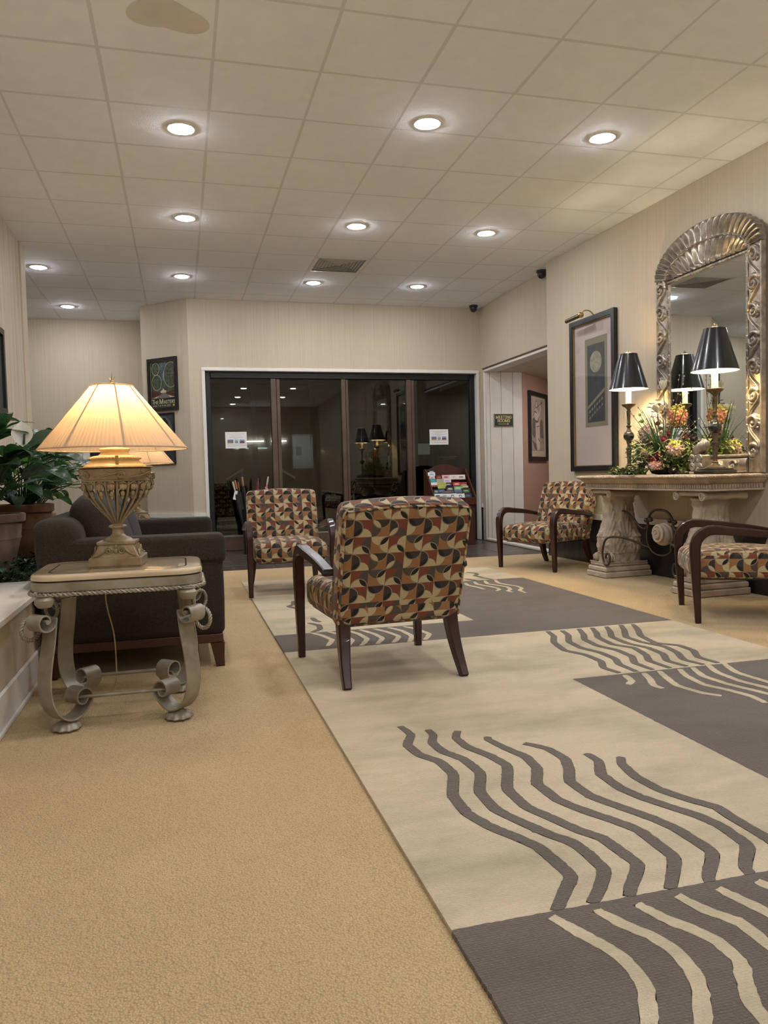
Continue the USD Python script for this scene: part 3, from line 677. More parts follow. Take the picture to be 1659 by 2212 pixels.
LEAN = math.radians(-18)
def armchair(label, loc, rotz):
    t = thing('armchair', label, 'armchair', loc, rotz, 'geometric armchairs round the rug')
    # seat cushion: crowned, waterfall front
    s = rbox(-.296, -.30, .268, .296, .372, .425, .045, .028); v = np.array(s.vertices)
    up = np.clip((v[:, 2] - .33) / .09, 0, 1); v[:, 2] += up * .032 * (1 - (v[:, 0] / .30) ** 4) * np.clip(1 - ((v[:, 1] - .06) / .36) ** 2, 0, 1)
    v[:, 1] += .012 * (v[:, 1] > .3) * (1 - ((v[:, 2] - .34) / .09) ** 2).clip(0, 1); s.vertices = v
    obj_uv('seat', s, 'fabric_front', t, chart_seat)
    # back: front upholstery, outside back panel, welts
    W, Hh = .312, .585
    b = rbox(-W, -.065, .0, W, .065, Hh, .032, .028); v = np.array(b.vertices); k = np.clip(v[:, 2] / Hh, 0, 1)
    v[:, 2] += (v[:, 2] > Hh * .6) * .026 * (1 - (v[:, 0] / W) ** 2) * ((v[:, 2] - Hh * .6) / (Hh * .4))
    v[:, 1] -= .020 * (1 - (v[:, 0] / W) ** 2) * k ** 2
    v[:, 1] += (v[:, 1] > 0) * .018 * (1 - (v[:, 0] / W) ** 4) * np.sin(PI * np.clip(k, 0, 1)) ** .6
    v[:, 0] *= .985 + .03 * k * (1 - k)
    b.vertices = v
    R = trimesh.transformations.rotation_matrix(-LEAN, [1, 0, 0]); R[:3, 3] = [0, -.205, .27]
    lean = lambda m: (m.apply_transform(R), m)[1]
    fc = b.vertices[b.faces].mean(1); fn = b.face_normals
    rear = (fn[:, 1] < -.5)
    def sub(mask): return b.submesh([np.nonzero(mask)[0]], append=True, repair=False)
    def leaned(p, n):
        Ri = np.linalg.inv(R); q = p @ Ri[:3, :3].T + Ri[:3, 3]; return chart_back(q, n @ Ri[:3, :3].T)
    obj_uv('backrest', lean(sub(~rear)), 'fabric_front', t, leaned)
    obj_uv('back_panel', lean(sub(rear)), 'fabric_back', t, leaned)
    def edge(x, z): return np.array([x, -.062 - .020 * (1 - (x / W) ** 2) * np.clip(z / Hh, 0, 1) ** 2, z])
    xs = np.linspace(-W + .022, W - .022, 24); x1 = W - .014
    path = [edge(-x1, z) for z in np.linspace(.03, Hh - .03, 14)] + [edge(x, Hh - .012 + .026 * (1 - (x / W) ** 2)) for x in xs] + [edge(x1, z) for z in np.linspace(Hh - .03, .03, 14)]
    obj_uv('welt', lean(tube(path, .0055, 6)), 'fabric_back', t, lambda p, n: np.stack([p[:, 0] * 1.5 + p[:, 2] * 1.5, p[:, 2] * 0 + .02], 1))
    # bentwood front leg and arm in one
    for sx in (-1, 1):
        x = sx * .333
        arc = [(.258 + .105 * math.cos(a), .468 + .112 * math.sin(a)) for a in np.linspace(0, PI / 2 + .06, 12)]
        yz = [(.347, 0.0), (.352, .12), (.358, .25), (.362, .36), (.364, .43)] + arc + [(.15, .571), (.03, .560), (-.10, .544), (-.215, .525), (-.255, .517)]
        yz = spline(yz, 46); k = np.linspace(0, 1, 46)
        th = np.interp(k, [0, .30, .47, .62, 1], [.034, .056, .064, .052, .034])
        wd = np.interp(k, [0, .35, .6, 1], [.036, .052, .054, .048])
        obj('arm', rect_sweep(np.stack([np.full(46, x), yz[:, 0], yz[:, 1]], 1), (1, 0, 0), wd, th), 'cherry', t, 40)
        leg = [(sx * .268, -.245, .285), (sx * .272, -.262, .20), (sx * .280, -.30, .10), (sx * .287, -.357, 0)]
        P = spline(leg, 12)
        obj('leg', rect_sweep(P, (1, 0, 0), np.linspace(.060, .038, 12), np.linspace(.066, .038, 12)), 'cherry', t, 40)
        obj('arm_bolt', cyl((x - sx * .03, -.245, .515), (sx * .36, -.245, .515), .012, 12), 'black_satin', t)
    obj('seat_frame', cat([box(-.27, -.23, .262, .27, .33, .285, .006)]), 'black_satin', t)
    return t
ch = armchair('geometric-patterned cherry armchair nearest the camera, seen from behind on the rug', (.948, 3.678, RUG_TOP), 4.2)
dup(ch, 'geometric-patterned cherry armchair facing the camera, with its back to the glass doors', (.855, 6.465, RUG_TOP), 178.6)
dup(ch, 'geometric-patterned cherry armchair at the far end of the console, below the framed moon print', (3.585, 7.03, 0), 116.2)
dup(ch, 'geometric-patterned cherry armchair at the right edge of the photo, in front of the console pedestal', (3.543, 4.18, 0), 62.0)

# ------------------------------------------------------------------ sofa
so = thing('sofa', 'dark brown upholstered sofa with wooden feet behind the end table', 'sofa', (0, 0, 0))
def soft(x0, y0, z0, x1, y1, z1, r, puff=.02, refine=.045, axis=2):
    m = rbox(x0, y0, z0, x1, y1, z1, r, refine); v = np.array(m.vertices); c = np.array([(x0 + x1) / 2, (y0 + y1) / 2, (z0 + z1) / 2]); h = np.array([x1 - x0, y1 - y0, z1 - z0]) / 2
    q = (v - c) / h
    for a in range(3):
        o = [i for i in range(3) if i != a]; v[:, a] += np.sign(q[:, a]) * (np.abs(q[:, a]) > .6) * puff * (1 - q[:, o[0]] ** 2) * (1 - q[:, o[1]] ** 2)
    m.vertices = v; return m
Y0, Y1 = 3.965, 5.93
obj('body', soft(-.69, Y0 + .02, .175, .165, Y1 - .02, .33, .02, .0), 'sofa_fabric', so, 50)
for ya, yb in ((Y0, Y0 + .20), (Y1 - .20, Y1)):
    arm = cat([soft(-.675, ya + .012, .172, .195, yb - .012, .60, .03, .006), ])
    roll = m3.Manifold.batch_hull([m3.Manifold.sphere(.035, 16).translate((x, y, z)) for x in (-.645, .178) for (y, z) in ((ya + .03, .575), (yb - .03, .575), (ya + .035, .655), (yb - .035, .655))]).refine_to_length(.04).to_mesh()
    obj('arm', cat([arm]), 'sofa_fabric', so, 50)
    obj('arm_pad', TM(np.array(roll.vert_properties)[:, :3], roll.tri_verts), 'sofa_fabric', so, 60)
bk = soft(-.69, Y0 + .005, .33, -.46, Y1 - .005, .79, .075, .01); v = np.array(bk.vertices); v[:, 0] -= (v[:, 2] - .5) * .10; v[:, 0] = np.maximum(v[:, 0], -.70); bk.vertices = v
obj('back', bk, 'sofa_fabric', so, 60)
ym = (Y0 + Y1) / 2
for ya, yb in ((Y0 + .21, ym - .005), (ym + .005, Y1 - .21)):
    obj('seat_cushion', soft(-.45, ya, .325, .20, yb, .475, .045, .02), 'sofa_fabric', so, 60)
    c = soft(-.47, ya + .01, .485, -.26, yb - .01, .875, .09, .035); v = np.array(c.vertices); v[:, 0] -= (v[:, 2] - .48) * .28; c.vertices = v
    obj('back_cushion', c, 'sofa_fabric', so, 60)
obj('base_rail', cat([box(-.66, Y0 + .02, .128, .185, Y0 + .05, .174, .004), box(-.66, Y1 - .05, .128, .185, Y1 - .02, .174, .004), box(.155, Y0 + .05, .128, .185, Y1 - .05, .174, .004)]), 'sofa_wood', so)
for x, sx in ((.155, 1), (-.63, -1)):
    for y, sy in ((Y0 + .055, -1), (Y1 - .055, 1)):
        rings = [[(x + a * w + sx * d, y + b * w - sy * 0, z) for a, b in ((-1, -1), (1, -1), (1, 1), (-1, 1))] for z, w, d in ((.0008, .022, .012), (.06, .027, .006), (.128, .036, 0))]
        obj('foot', loft(rings), 'sofa_wood', so, None)

# ------------------------------------------------------------------ wrought end table
def rrect(hx, hy, r, n=8):
    out = []
    for cx, cy, a0 in ((hx - r, hy - r, 0), (-hx + r, hy - r, PI / 2), (-hx + r, -hy + r, PI), (hx - r, -hy + r, 1.5 * PI)):
        for a in np.linspace(a0, a0 + PI / 2, n): out.append((cx + r * math.cos(a), cy + r * math.sin(a)))
    return np.array(out)
def rr_loft(prof, hx, hy, r):
    """prof: (inset, z) pairs."""
    return loft([np.c_[rrect(hx - i, hy - i, max(r - i, .01)), np.full(32, z)] for i, z in prof])
TT = .617                      # table top height
def end_table(label, loc):
    t = thing('end_table', label, 'side table', loc, 0, 'scrolled metal end tables beside the sofa')
    hx, hy = .328, .258
    top = obj('table_top', rr_loft([(.012, TT - .028), (.002, TT - .024), (.0, TT - .014), (.002, TT - .006), (.010, TT)], hx, hy, .10), 'travertine', t, 40)
    a, b = rrect(hx - .062, hy - .052, .075), rrect(hx - .0685, hy - .0585, .070)
    obj('inlay_line', plate(Polygon(a, [b[::-1]]), .0009, TT - .0005), 'inlay_black', top, None)
    obj('apron', rr_loft([(.014, TT - .070), (.004, TT - .066), (.002, TT - .032), (.012, TT - .0285)], hx, hy, .10), 'antique_metal', t, 40)
    obj('rope_edge', rope(np.c_[np.array(Polygon(rrect(hx + .004, hy + .004, .104)).exterior.segmentize(.006).coords)[:-1], np.full(len(Polygon(rrect(hx + .004, hy + .004, .104)).exterior.segmentize(.006).coords) - 1, TT - .076)], .0085, 62, True, 2, 5), 'antique_metal', t, 60)
    for sx, sy in ((-1, -1), (1, -1), (1, 1), (-1, 1)):
        # outward diagonal; the strip bends in the vertical plane through it
        e = np.array([sx * .80, sy * .60]) if abs(sx) else None
        e = np.array([sx, sy]) / math.sqrt(2)
        w = np.array([-e[1], e[0], 0])
        ox, oy = sx * (hx - .30), sy * (hy - .232)          # the plane's foot near the table's centre
        P3 = lambda s, z: np.array([ox + e[0] * s, oy + e[1] * s, z])
        cs, cz, cr = .356, .446, .046
        sp = [(cs + (cr - .0066 * k) * math.cos(a) * 1.0, cz + (cr - .0066 * k) * math.sin(a)) for k, a in zip(np.linspace(5, 0, 26), np.linspace(2.2 * PI + PI, PI - .15, 26))]
        sp = [(2 * cs - s, z) for s, z in sp]; sp = [(2 * cs - s, z) for s, z in sp]
        run = [(.318, .40), (.330, .33), (.345, .25), (.350, .18), (.338, .115), (.305, .065), (.262, .042), (.215, .050), (.178, .082)]
        bs, bz, br = .205, .118, .044
        low = [(bs + (br - .0062 * k) * math.cos(a), bz + (br - .0062 * k) * math.sin(a)) for k, a in zip(np.linspace(0, 4, 24), np.linspace(PI + .5, -.9 * PI, 24))]
        path = spline(sp + run, 90); low2 = spline([run[-1]] + low, 40)
        L = obj('leg', cat([rect_sweep([P3(s, z) for s, z in path], w, .078, .0065), rect_sweep([P3(s, z) for s, z in low2], w, .078, .0065)]), 'antique_metal', t, 40)
        c = P3(.335, 0)
        obj('collar', lathe([(.012, .492), (.026, .497), (.036, .512), (.036, .525), (.024, .538), (.03, .5405)], 18, c[:2]), 'antique_metal', t)
        # bun foot, fluted like a melon
        f = P3(.262, 0); th = np.arange(40) * 2 * PI / 40; rings = []
        for r, z in ((.006, .0005), (.046, .001), (.055, .011), (.048, .026), (.024, .036), (.012, .043)):
            q = r * (1 + .07 * np.cos(10 * th)); rings.append(np.stack([f[0] + q * np.cos(th), f[1] + q * np.sin(th), np.full(40, z)], 1))
        obj('foot', loft(rings), 'antique_metal', t, 50)
        # twisted ring hanging from the upper scroll's eye
        th = np.linspace(0, 2 * PI, 48, endpoint=False); cc = P3(cs + .004, cz - .034) + w * (-.054 * sx * sy)
        q = np.stack([cc[0] + e[0] * .040 * np.cos(th), cc[1] + e[1] * .040 * np.cos(th), cc[2] + .042 * np.sin(th)], 1)
        obj('ring', rope(q, .0085, 11, True, 2, 6), 'antique_metal', t, 60)
        obj('eye_pin', cyl(P3(cs, cz) - w * .046, P3(cs, cz) + w * .046, .009, 10), 'antique_metal', t)
    bs = .205 / math.sqrt(2)
    xr, yr = hx - .30 + bs, hy - .232 + bs
    for y in (-yr, yr): obj('stretcher', cyl((-xr, y, .115), (xr, y, .115), .0078, 12), 'antique_metal', t)
    return t
T1 = (-.253, 3.388, 0); T2 = (-.36, 6.36, 0)
et = end_table('distressed metal end table with scrolled legs and stone top, under the nearest lamp', T1)
dup(et, 'second scrolled metal end table, hidden beyond the sofa under the farther pleated lamp', T2)

# ------------------------------------------------------------------ pleated urn lamps
def urn_lamp(label, loc):
    t = thing('table_lamp', label, 'table lamp', loc, -4, 'pleated urn lamps at the sofa ends')
    def sq(h, z, r=.006): return np.c_[rrect(h, h, r, 4), np.full(16, z)]
    obj('plinth', loft([sq(.098, .0), sq(.098, .006), sq(.104, .008), sq(.104, .038), sq(.100, .042)]), 'urn_gold', t, 30)
    pd = obj('pedestal', loft([sq(.094, .0425), sq(.090, .048), sq(.078, .068), sq(.069, .088), sq(.069, .092), sq(.076, .094), sq(.076, .104)]), 'urn_gold', t, 30)
    for q in range(4):
        ms = []
        for s in (-1, 1):
            a = np.linspace(0, 3.2 * PI, 40); rr = np.linspace(.016, .003, 40)
            sp = np.stack([s * (.026 + rr * np.cos(a) * 1.0), np.full(40, -.086), .068 + rr * np.sin(a)], 1)
            ms.append(tube(sp, .0032, 5)); ms.append(tube(spline([(s * .042, -.085, .070), (s * .058, -.088, .056), (s * .082, -.094, .048)], 12), .0036, 5))
        ms.append(sphere((0, -.084, .066), .009, 1, (1, .5, 1.3))); ms.append(sphere((0, -.081, .085), .007, 1, (1, .5, 1.2)))
        obj('carving', mv(cat(ms), rz=q * PI / 2), 'urn_gold', pd, 50)
    obj('neck', lathe([(.062, .1045), (.060, .108), (.050, .116), (.032, .124), (.024, .134), (.022, .150), (.024, .158), (.036, .160), (.037, .166), (.030, .170), (.020, .172), (.020, .184)], 32), 'urn_gold', t, 40)
    # open cage of ribs
    prof = spline([(.018, .178), (.030, .195), (.060, .228), (.092, .266), (.116, .304), (.129, .340), (.132, .352)], 20)
    NR = 18
    for k in range(NR):
        a = 2 * PI * k / NR
        P = np.stack([prof[:, 0] * math.cos(a), prof[:, 0] * math.sin(a), prof[:, 1]], 1)
        obj('rib', tube(P, np.linspace(.0042, .0058, 20), 6), 'urn_gold', t, 60)
        am = a + PI / NR; d = np.array([math.cos(am), math.sin(am), 0]); s = np.array([-d[1], d[0], 0])
        arch = [d * (.131 - .010 * (1 - math.sin(u))) + s * .0195 * math.cos(u) + np.array([0, 0, .328 + .020 * math.sin(u)]) for u in np.linspace(0, PI, 10)]
        pal = [sphere(d * .1285 + np.array([0, 0, .328]), .0105, 1, (1, 1, 1.3))]
        for w_ in (-2, -1, 0, 1, 2):
            pal.append(sphere(d * .133 + s * .0052 * w_ + np.array([0, 0, .333 - .002 * abs(w_)]), .0045, 1, (1, 1, 2.6)))
        pal.append(sphere(d * .1215 + np.array([0, 0, .303]), .0085, 1, (1, 1, 1.6))); pal.append(sphere(d * .117 + np.array([0, 0, .288]), .0055, 1, (1, 1, 1.5)))
        obj('palmette', cat([tube(arch, .0042, 5)] + pal), 'urn_gold', t, 60)
    bd = obj('band', lathe([(.128, .352), (.134, .3525), (.136, .357), (.133, .361), (.139, .372), (.1435, .392), (.144, .402), (.140, .406), (.120, .4065), (.120, .352)], 64), 'urn_gold', t, 40)
    for k in range(6):
        a0 = 2 * PI * k / 6; pts = []
        for u in np.linspace(0, 1, 60):
            if u < .62:
                q = u / .62; ang, z = q * .80, .368 + .024 * (q ** 1.5)
            else:
                q = (u - .62) / .38; r = .016 * (1 - .75 * q); th = PI / 2 - q * 3.2 * PI
                ang, z = .80 + (r * math.cos(th)) / .14 , .378 + r * math.sin(th) * .85
            R_ = .1385 + (z - .372) * .2 + .0022
            pts.append((R_ * math.cos(a0 + ang), R_ * math.sin(a0 + ang), z))
        second = [((.1405 + (z - .372) * .2) * math.cos(a0 + .35 + a), (.1405 + (z - .372) * .2) * math.sin(a0 + .35 + a), z) for a, z in zip(np.linspace(0, .42, 16), .398 - .026 * np.linspace(0, 1, 16) ** .6)]
        obj('scroll', cat([tube(pts, np.r_[np.linspace(.0025, .005, 30), np.linspace(.005, .003, 30)], 6), tube(second, .0032, 5)]), 'urn_gold', bd, 60)
    obj('rim', lathe([(.120, .4068), (.150, .407), (.153, .4095), (.150, .4125), (.122, .4130)], 64), 'urn_gold', t, 40)
    obj('lid', lathe([(.126, .4132), (.124, .417), (.108, .428), (.098, .436), (.096, .441), (.101, .444), (.103, .449), (.100, .454), (.084, .458), (.066, .460), (.063, .464), (.056, .470), (.055, .476), (.060, .480), (.062, .485), (.058, .490), (.034, .493), (.016, .494)], 64), 'urn_cream', t, 40)
    obj('bead_row', cat([sphere((.1025 * math.cos(a), .1025 * math.sin(a), .4475), .0042, 1) for a in np.arange(44) * 2 * PI / 44]), 'urn_cream', t, True, kind='stuff')
    obj('switch', cat([box(.018, -.117, .418, .030, -.108, .458, .002), cyl((.026, -.112, .416), (.026, -.112, .404 + .01), .004, 8)]), 'brass', t)
    obj('socket', cat([lathe([(.015, .4942), (.015, .535), (.019, .537), (.019, .580), (.012, .584)], 20)]), 'candle_ivory', t, 40)
    obj('harp_rod', cat([cyl((0, 0, .70), (0, 0, .775), .003, 8)] + [tube(spline([(s * .018, 0, .545), (s * .055, 0, .60), (s * .055, 0, .66), (0, 0, .702)], 20), .0022, 6) for s in (-1, 1)]), 'brass', t)
    for k in range(2):
        a = k * PI + .5; obj('bulb', sphere((.028 * math.cos(a), .028 * math.sin(a), .655), .022, 2, (1, 1, 1.3)), 'bulb_warm', t, True)
    # pleated empire shade: straight cone with soft gathers, eight covered ribs
    n = 192; th = np.arange(n) * 2 * PI / n
    def ring(r, z, amp): return np.stack([(r + amp * np.cos(48 * th)) * np.cos(th), (r + amp * np.cos(48 * th)) * np.sin(th), np.full(n, z)], 1)
    zb, zt, rb, rt = .487, .748, .296, .084
    outer = [ring(rb + (rt - rb) * k, zb + (zt - zb) * k, .0001 + .0006 * k) for k in np.linspace(0, 1, 9)]
    sh = obj('shade', loft(outer, caps=False), 'shade_pleat', t, 50)
    for k in range(8):
        a = 2 * PI * (k + .35) / 8; d = np.array([math.cos(a), math.sin(a), 0]); s = np.array([-d[1], d[0], 0])
        P = [d * (rb + (rt - rb) * q + .002) + np.array([0, 0, zb + (zt - zb) * q]) for q in np.linspace(0, 1, 10)]
        obj('shade_rib', rect_sweep(P, s, np.linspace(.009, .005, 10), .0025), 'shade_trim', sh, 30)
    for r, z in ((rb + .001, zb), (rt + .001, zt)):
        obj('binding', tube(np.stack([r * np.cos(th[::3]), r * np.sin(th[::3]), np.full(64, z)], 1), .0034, 6, True), 'shade_trim', sh, True)
    fin = lathe([(.004, .749), (.011, .752), (.009, .757), (.004, .760)], 16)
    wings = [mv(TM(*leaf_geo(.034, .012, 1.2, .3, 5)[:2]), (0, 0, .760), rz=z) for z in (0, PI)]
    obj('finial', cat([fin, sphere((0, 0, .766), .007, 1, (1, 1, 1.4)), mv(TM(*leaf_geo(.04, .012, 1.45, -.2, 5)[:2]), (0, 0, .765), rz=.4)] + wings), 'brass', t, 50)
    return t
def leaf_geo(Ln, Wd, el0, droop, nv=9, fold=.25, wave_=.0, peak=.42):
    """A leaf blade growing along +x from the origin: vertices, faces, uv."""
    t = np.linspace(0, 1, nv + 1); el = el0 - droop * t; dl = Ln / nv
    x = np.r_[0, np.cumsum(np.cos(el[:-1]) * dl)]; z = np.r_[0, np.cumsum(np.sin(el[:-1]) * dl)]
    w = Wd * np.clip(np.sin(PI * t ** (math.log(.5) / math.log(peak))), 0, 1) ** .85 + .001
    us = np.array([-1, -.55, 0, .55, 1.])
    V, UV = [], []
    for i in range(nv + 1):
        nx, nz = -math.sin(el[i]), math.cos(el[i])
        for u in us:
            h = fold * w[i] * abs(u) / 2 + wave_ * w[i] * math.sin(9 * t[i] + 2 * u) * abs(u)
            V.append((x[i] + nx * h, u * w[i] / 2, z[i] + nz * h)); UV.append((u * Wd / Ln * 1.2, t[i]))
    F = []
    for i in range(nv):
        for k in range(4):
            a = i * 5 + k; F.append((a, a + 5, a + 6)); F.append((a, a + 6, a + 1))
    return np.array(V), np.array(F), np.array(UV)
tl = urn_lamp('large lit urn lamp with pleated peach shade on the nearest end table', (T1[0] - .008, T1[1] - .012, TT + .0008))
dup(tl, 'farther lit pleated lamp, partly hidden behind the nearest urn lamp', (T2[0] + .02, T2[1], TT + .0008), 10)
cd = thing('lamp_cord', 'thin tan electric cord hanging behind the end table', 'cord')
obj('cord', tube(spline([(-.36, 3.56, .655 - .02), (-.36, 3.665, .64), (-.345, 3.69, .60), (-.350, 3.68, .45), (-.325, 3.675, .30), (-.315, 3.67, .12), (-.335, 3.665, .012), (-.45, 3.68, .006), (-.60, 3.70, .006)], 60), .0032, 6), plain('cord_tan', (.40, .29, .15)), cd, True)

# ------------------------------------------------------------------ downlights, vent, security cameras
def downlight(label, x, y):
    t = thing('downlight', label, 'ceiling light', (x, y, CEIL), 0, 'recessed ceiling downlights')
    th = np.arange(40) * 2 * PI / 40
    pr = [(.076, .004), (.078, -.004), (.090, -.006), (.098, -.003), (.099, .004)]
    obj('trim_ring', loft([np.stack([r * np.cos(th), r * np.sin(th), np.full(40, z)], 1) for r, z in pr + pr[:1]], caps=False), 'paint_white', t, 40)
    obj('lens', lathe([(.0755, .0035), (.0755, -.004), (.066, -.011), (.045, -.016), (.02, -.0185), (.003, -.019)], 32), 'lens', t, 40)
    return t
LIGHTS = [(.089, 5.364, 'left light of the nearest row of three, over the rug edge'), (1.682, 4.955, 'middle light of the nearest row of three'), (2.968, 4.911, 'right light of the nearest row of three, nearest the mirror'),
          (.127, 7.156, 'left light of the second row of three'), (1.686, 7.098, 'middle light of the second row, near the air vent'), (2.983, 7.068, 'right light of the second row of three'),
          (.103, 9.188, 'far left light near the angled wall corner'), (1.641, 9.235, 'far middle light, beyond the air vent'), (2.946, 9.207, 'light nearest the far right corner'),
          (-1.402, 9.049, 'light beside the ribbed left wall corner'), (-1.365, 10.987, 'farthest light, in the alcove at far left'),
          (.1, 2.75, 'light above the camera, left'), (1.68, 2.75, 'light above the camera, middle'), (2.97, 2.75, 'light at the top right edge of the photo'),
          (.1, .6, 'unseen left light behind the camera'), (1.68, .6, 'unseen middle light behind the camera'), (2.97, .6, 'unseen right light behind the camera'),
          (.1, -1.6, 'unseen rear left light'), (1.68, -1.6, 'unseen rear middle light'), (2.97, -1.6, 'unseen rear right light'), (.1, -3.7, 'unseen last left light'), (1.68, -3.7, 'unseen last middle light')]
first = None
for x, y, say in LIGHTS:
    lab = 'recessed round downlight: ' + say
    if first is None: first = downlight(lab, x, y)
    else: dup(first, lab, (x, y, CEIL))
hl = dup(first, 'recessed round downlight in the meeting room passage', (5.15, 8.75, 2.385))
dup(first, 'second recessed round downlight deeper in the meeting room passage', (5.95, 9.6, 2.385))
vx, vy = GX + GS * VENT[0], GY + GS * VENT[1]
vt = thing('air_vent', 'square grey ceiling air vent with concentric louvres', 'air vent', (vx + GS / 2, vy + GS / 2, CEIL))
def sq_ring(h0, h1, z0, z1): return cat([loft([np.c_[np.array([(-h, -h), (h, -h), (h, h), (-h, h)]), np.full(4, z)] for h, z in ((h0, z0), (h1, z1), (h1 - .003, z1 + .004), (h0 - .003, z0 + .004), (h0, z0))], caps=False)])
obj('frame', sq_ring(.296, .262, .001, -.006), 'paint_white', vt, None)
obj('backing', box(-.29, -.29, .006, .29, .29, .012), 'vent_dark', vt, None)
for h in (.25, .215, .18, .145, .11, .075, .04): obj('louvre', sq_ring(h, h - .026, .012, -.004), 'vent_grey', vt, None)
for n_, (x, y, z, say) in enumerate(((4.17, 8.25, CEIL, 'dark blue dome security camera at the ceiling above the passage opening'), (4.06, 10.12, CEIL, 'dark blue dome security camera in the far right ceiling corner'))):
    sc = thing('security_camera', say, 'security camera', (x, y, z))
    obj('mount', lathe([(.050, -.001), (.060, -.004), (.062, -.022), (.052, -.028), (.03, -.029)], 24), 'cam_blue', sc, 40)
    obj('dome', lathe([(.050, -.029), (.050, -.05), (.043, -.072), (.028, -.088), (.008, -.095)], 24), 'black_gloss', sc, 50)
# ------------------------------------------------------------------ stone console on two pedestals (local x runs along the wall, y out into the room)
CY = 5.56
CTOP = .915
CON = (RW(CY) - .008, CY, 0)
co = thing('console_table', 'long carved stone console table with two pedestals and iron scrollwork under the arched mirror', 'console table', CON, RW_ROT)
HX, DY = .872, .555
def rect_loft(prof):
    return loft([[(-HX + i, .004 + i * .0, z), (HX - i, .004, z), (HX - i, DY - i, z), (-HX + i, DY - i, z)] for i, z in prof])
obj('table_top', rect_loft([(.012, CTOP - .030), (.004, CTOP - .026), (0, CTOP - .016), (.003, CTOP - .004), (.010, CTOP)]), 'stone', co, 25)
obj('cornice', rect_loft([(.060, CTOP - .072), (.050, CTOP - .066), (.036, CTOP - .052), (.024, CTOP - .040), (.020, CTOP - .031)]), 'stone', co, 40)
obj('frieze', rect_loft([(.058, .790), (.052, .793), (.052, .803), (.060, .806), (.066, .808), (.066, .842), (.060, .843)]), 'stone', co, 25)
P = [(-HX, .02), (-HX, DY), (HX, DY), (HX, .02)]
ln = LineString([(-HX + .002, .02), (-HX + .002, DY - .002), (HX - .002, DY - .002), (HX - .002, .02)]).segmentize(.008)
obj('rope_edge', rope(np.c_[np.array(ln.coords), np.full(len(ln.coords), CTOP - .015)], .0095, 90, False, 2, 5), 'stone', co, 60)
dn = []
for x in np.arange(-HX + .075, HX - .07, .0245): dn.append(box(x, DY - .0665, .810, x + .0165, DY - .057, .838, .002))
for y in np.arange(.03, DY - .08, .0245):
    for s in (-1, 1): dn.append(box(s * (HX - .0665), y, .810, s * (HX - .057), y + .0165, .838, .002))
obj('dentil_row', cat(dn), 'stone', co, None, kind='stuff')
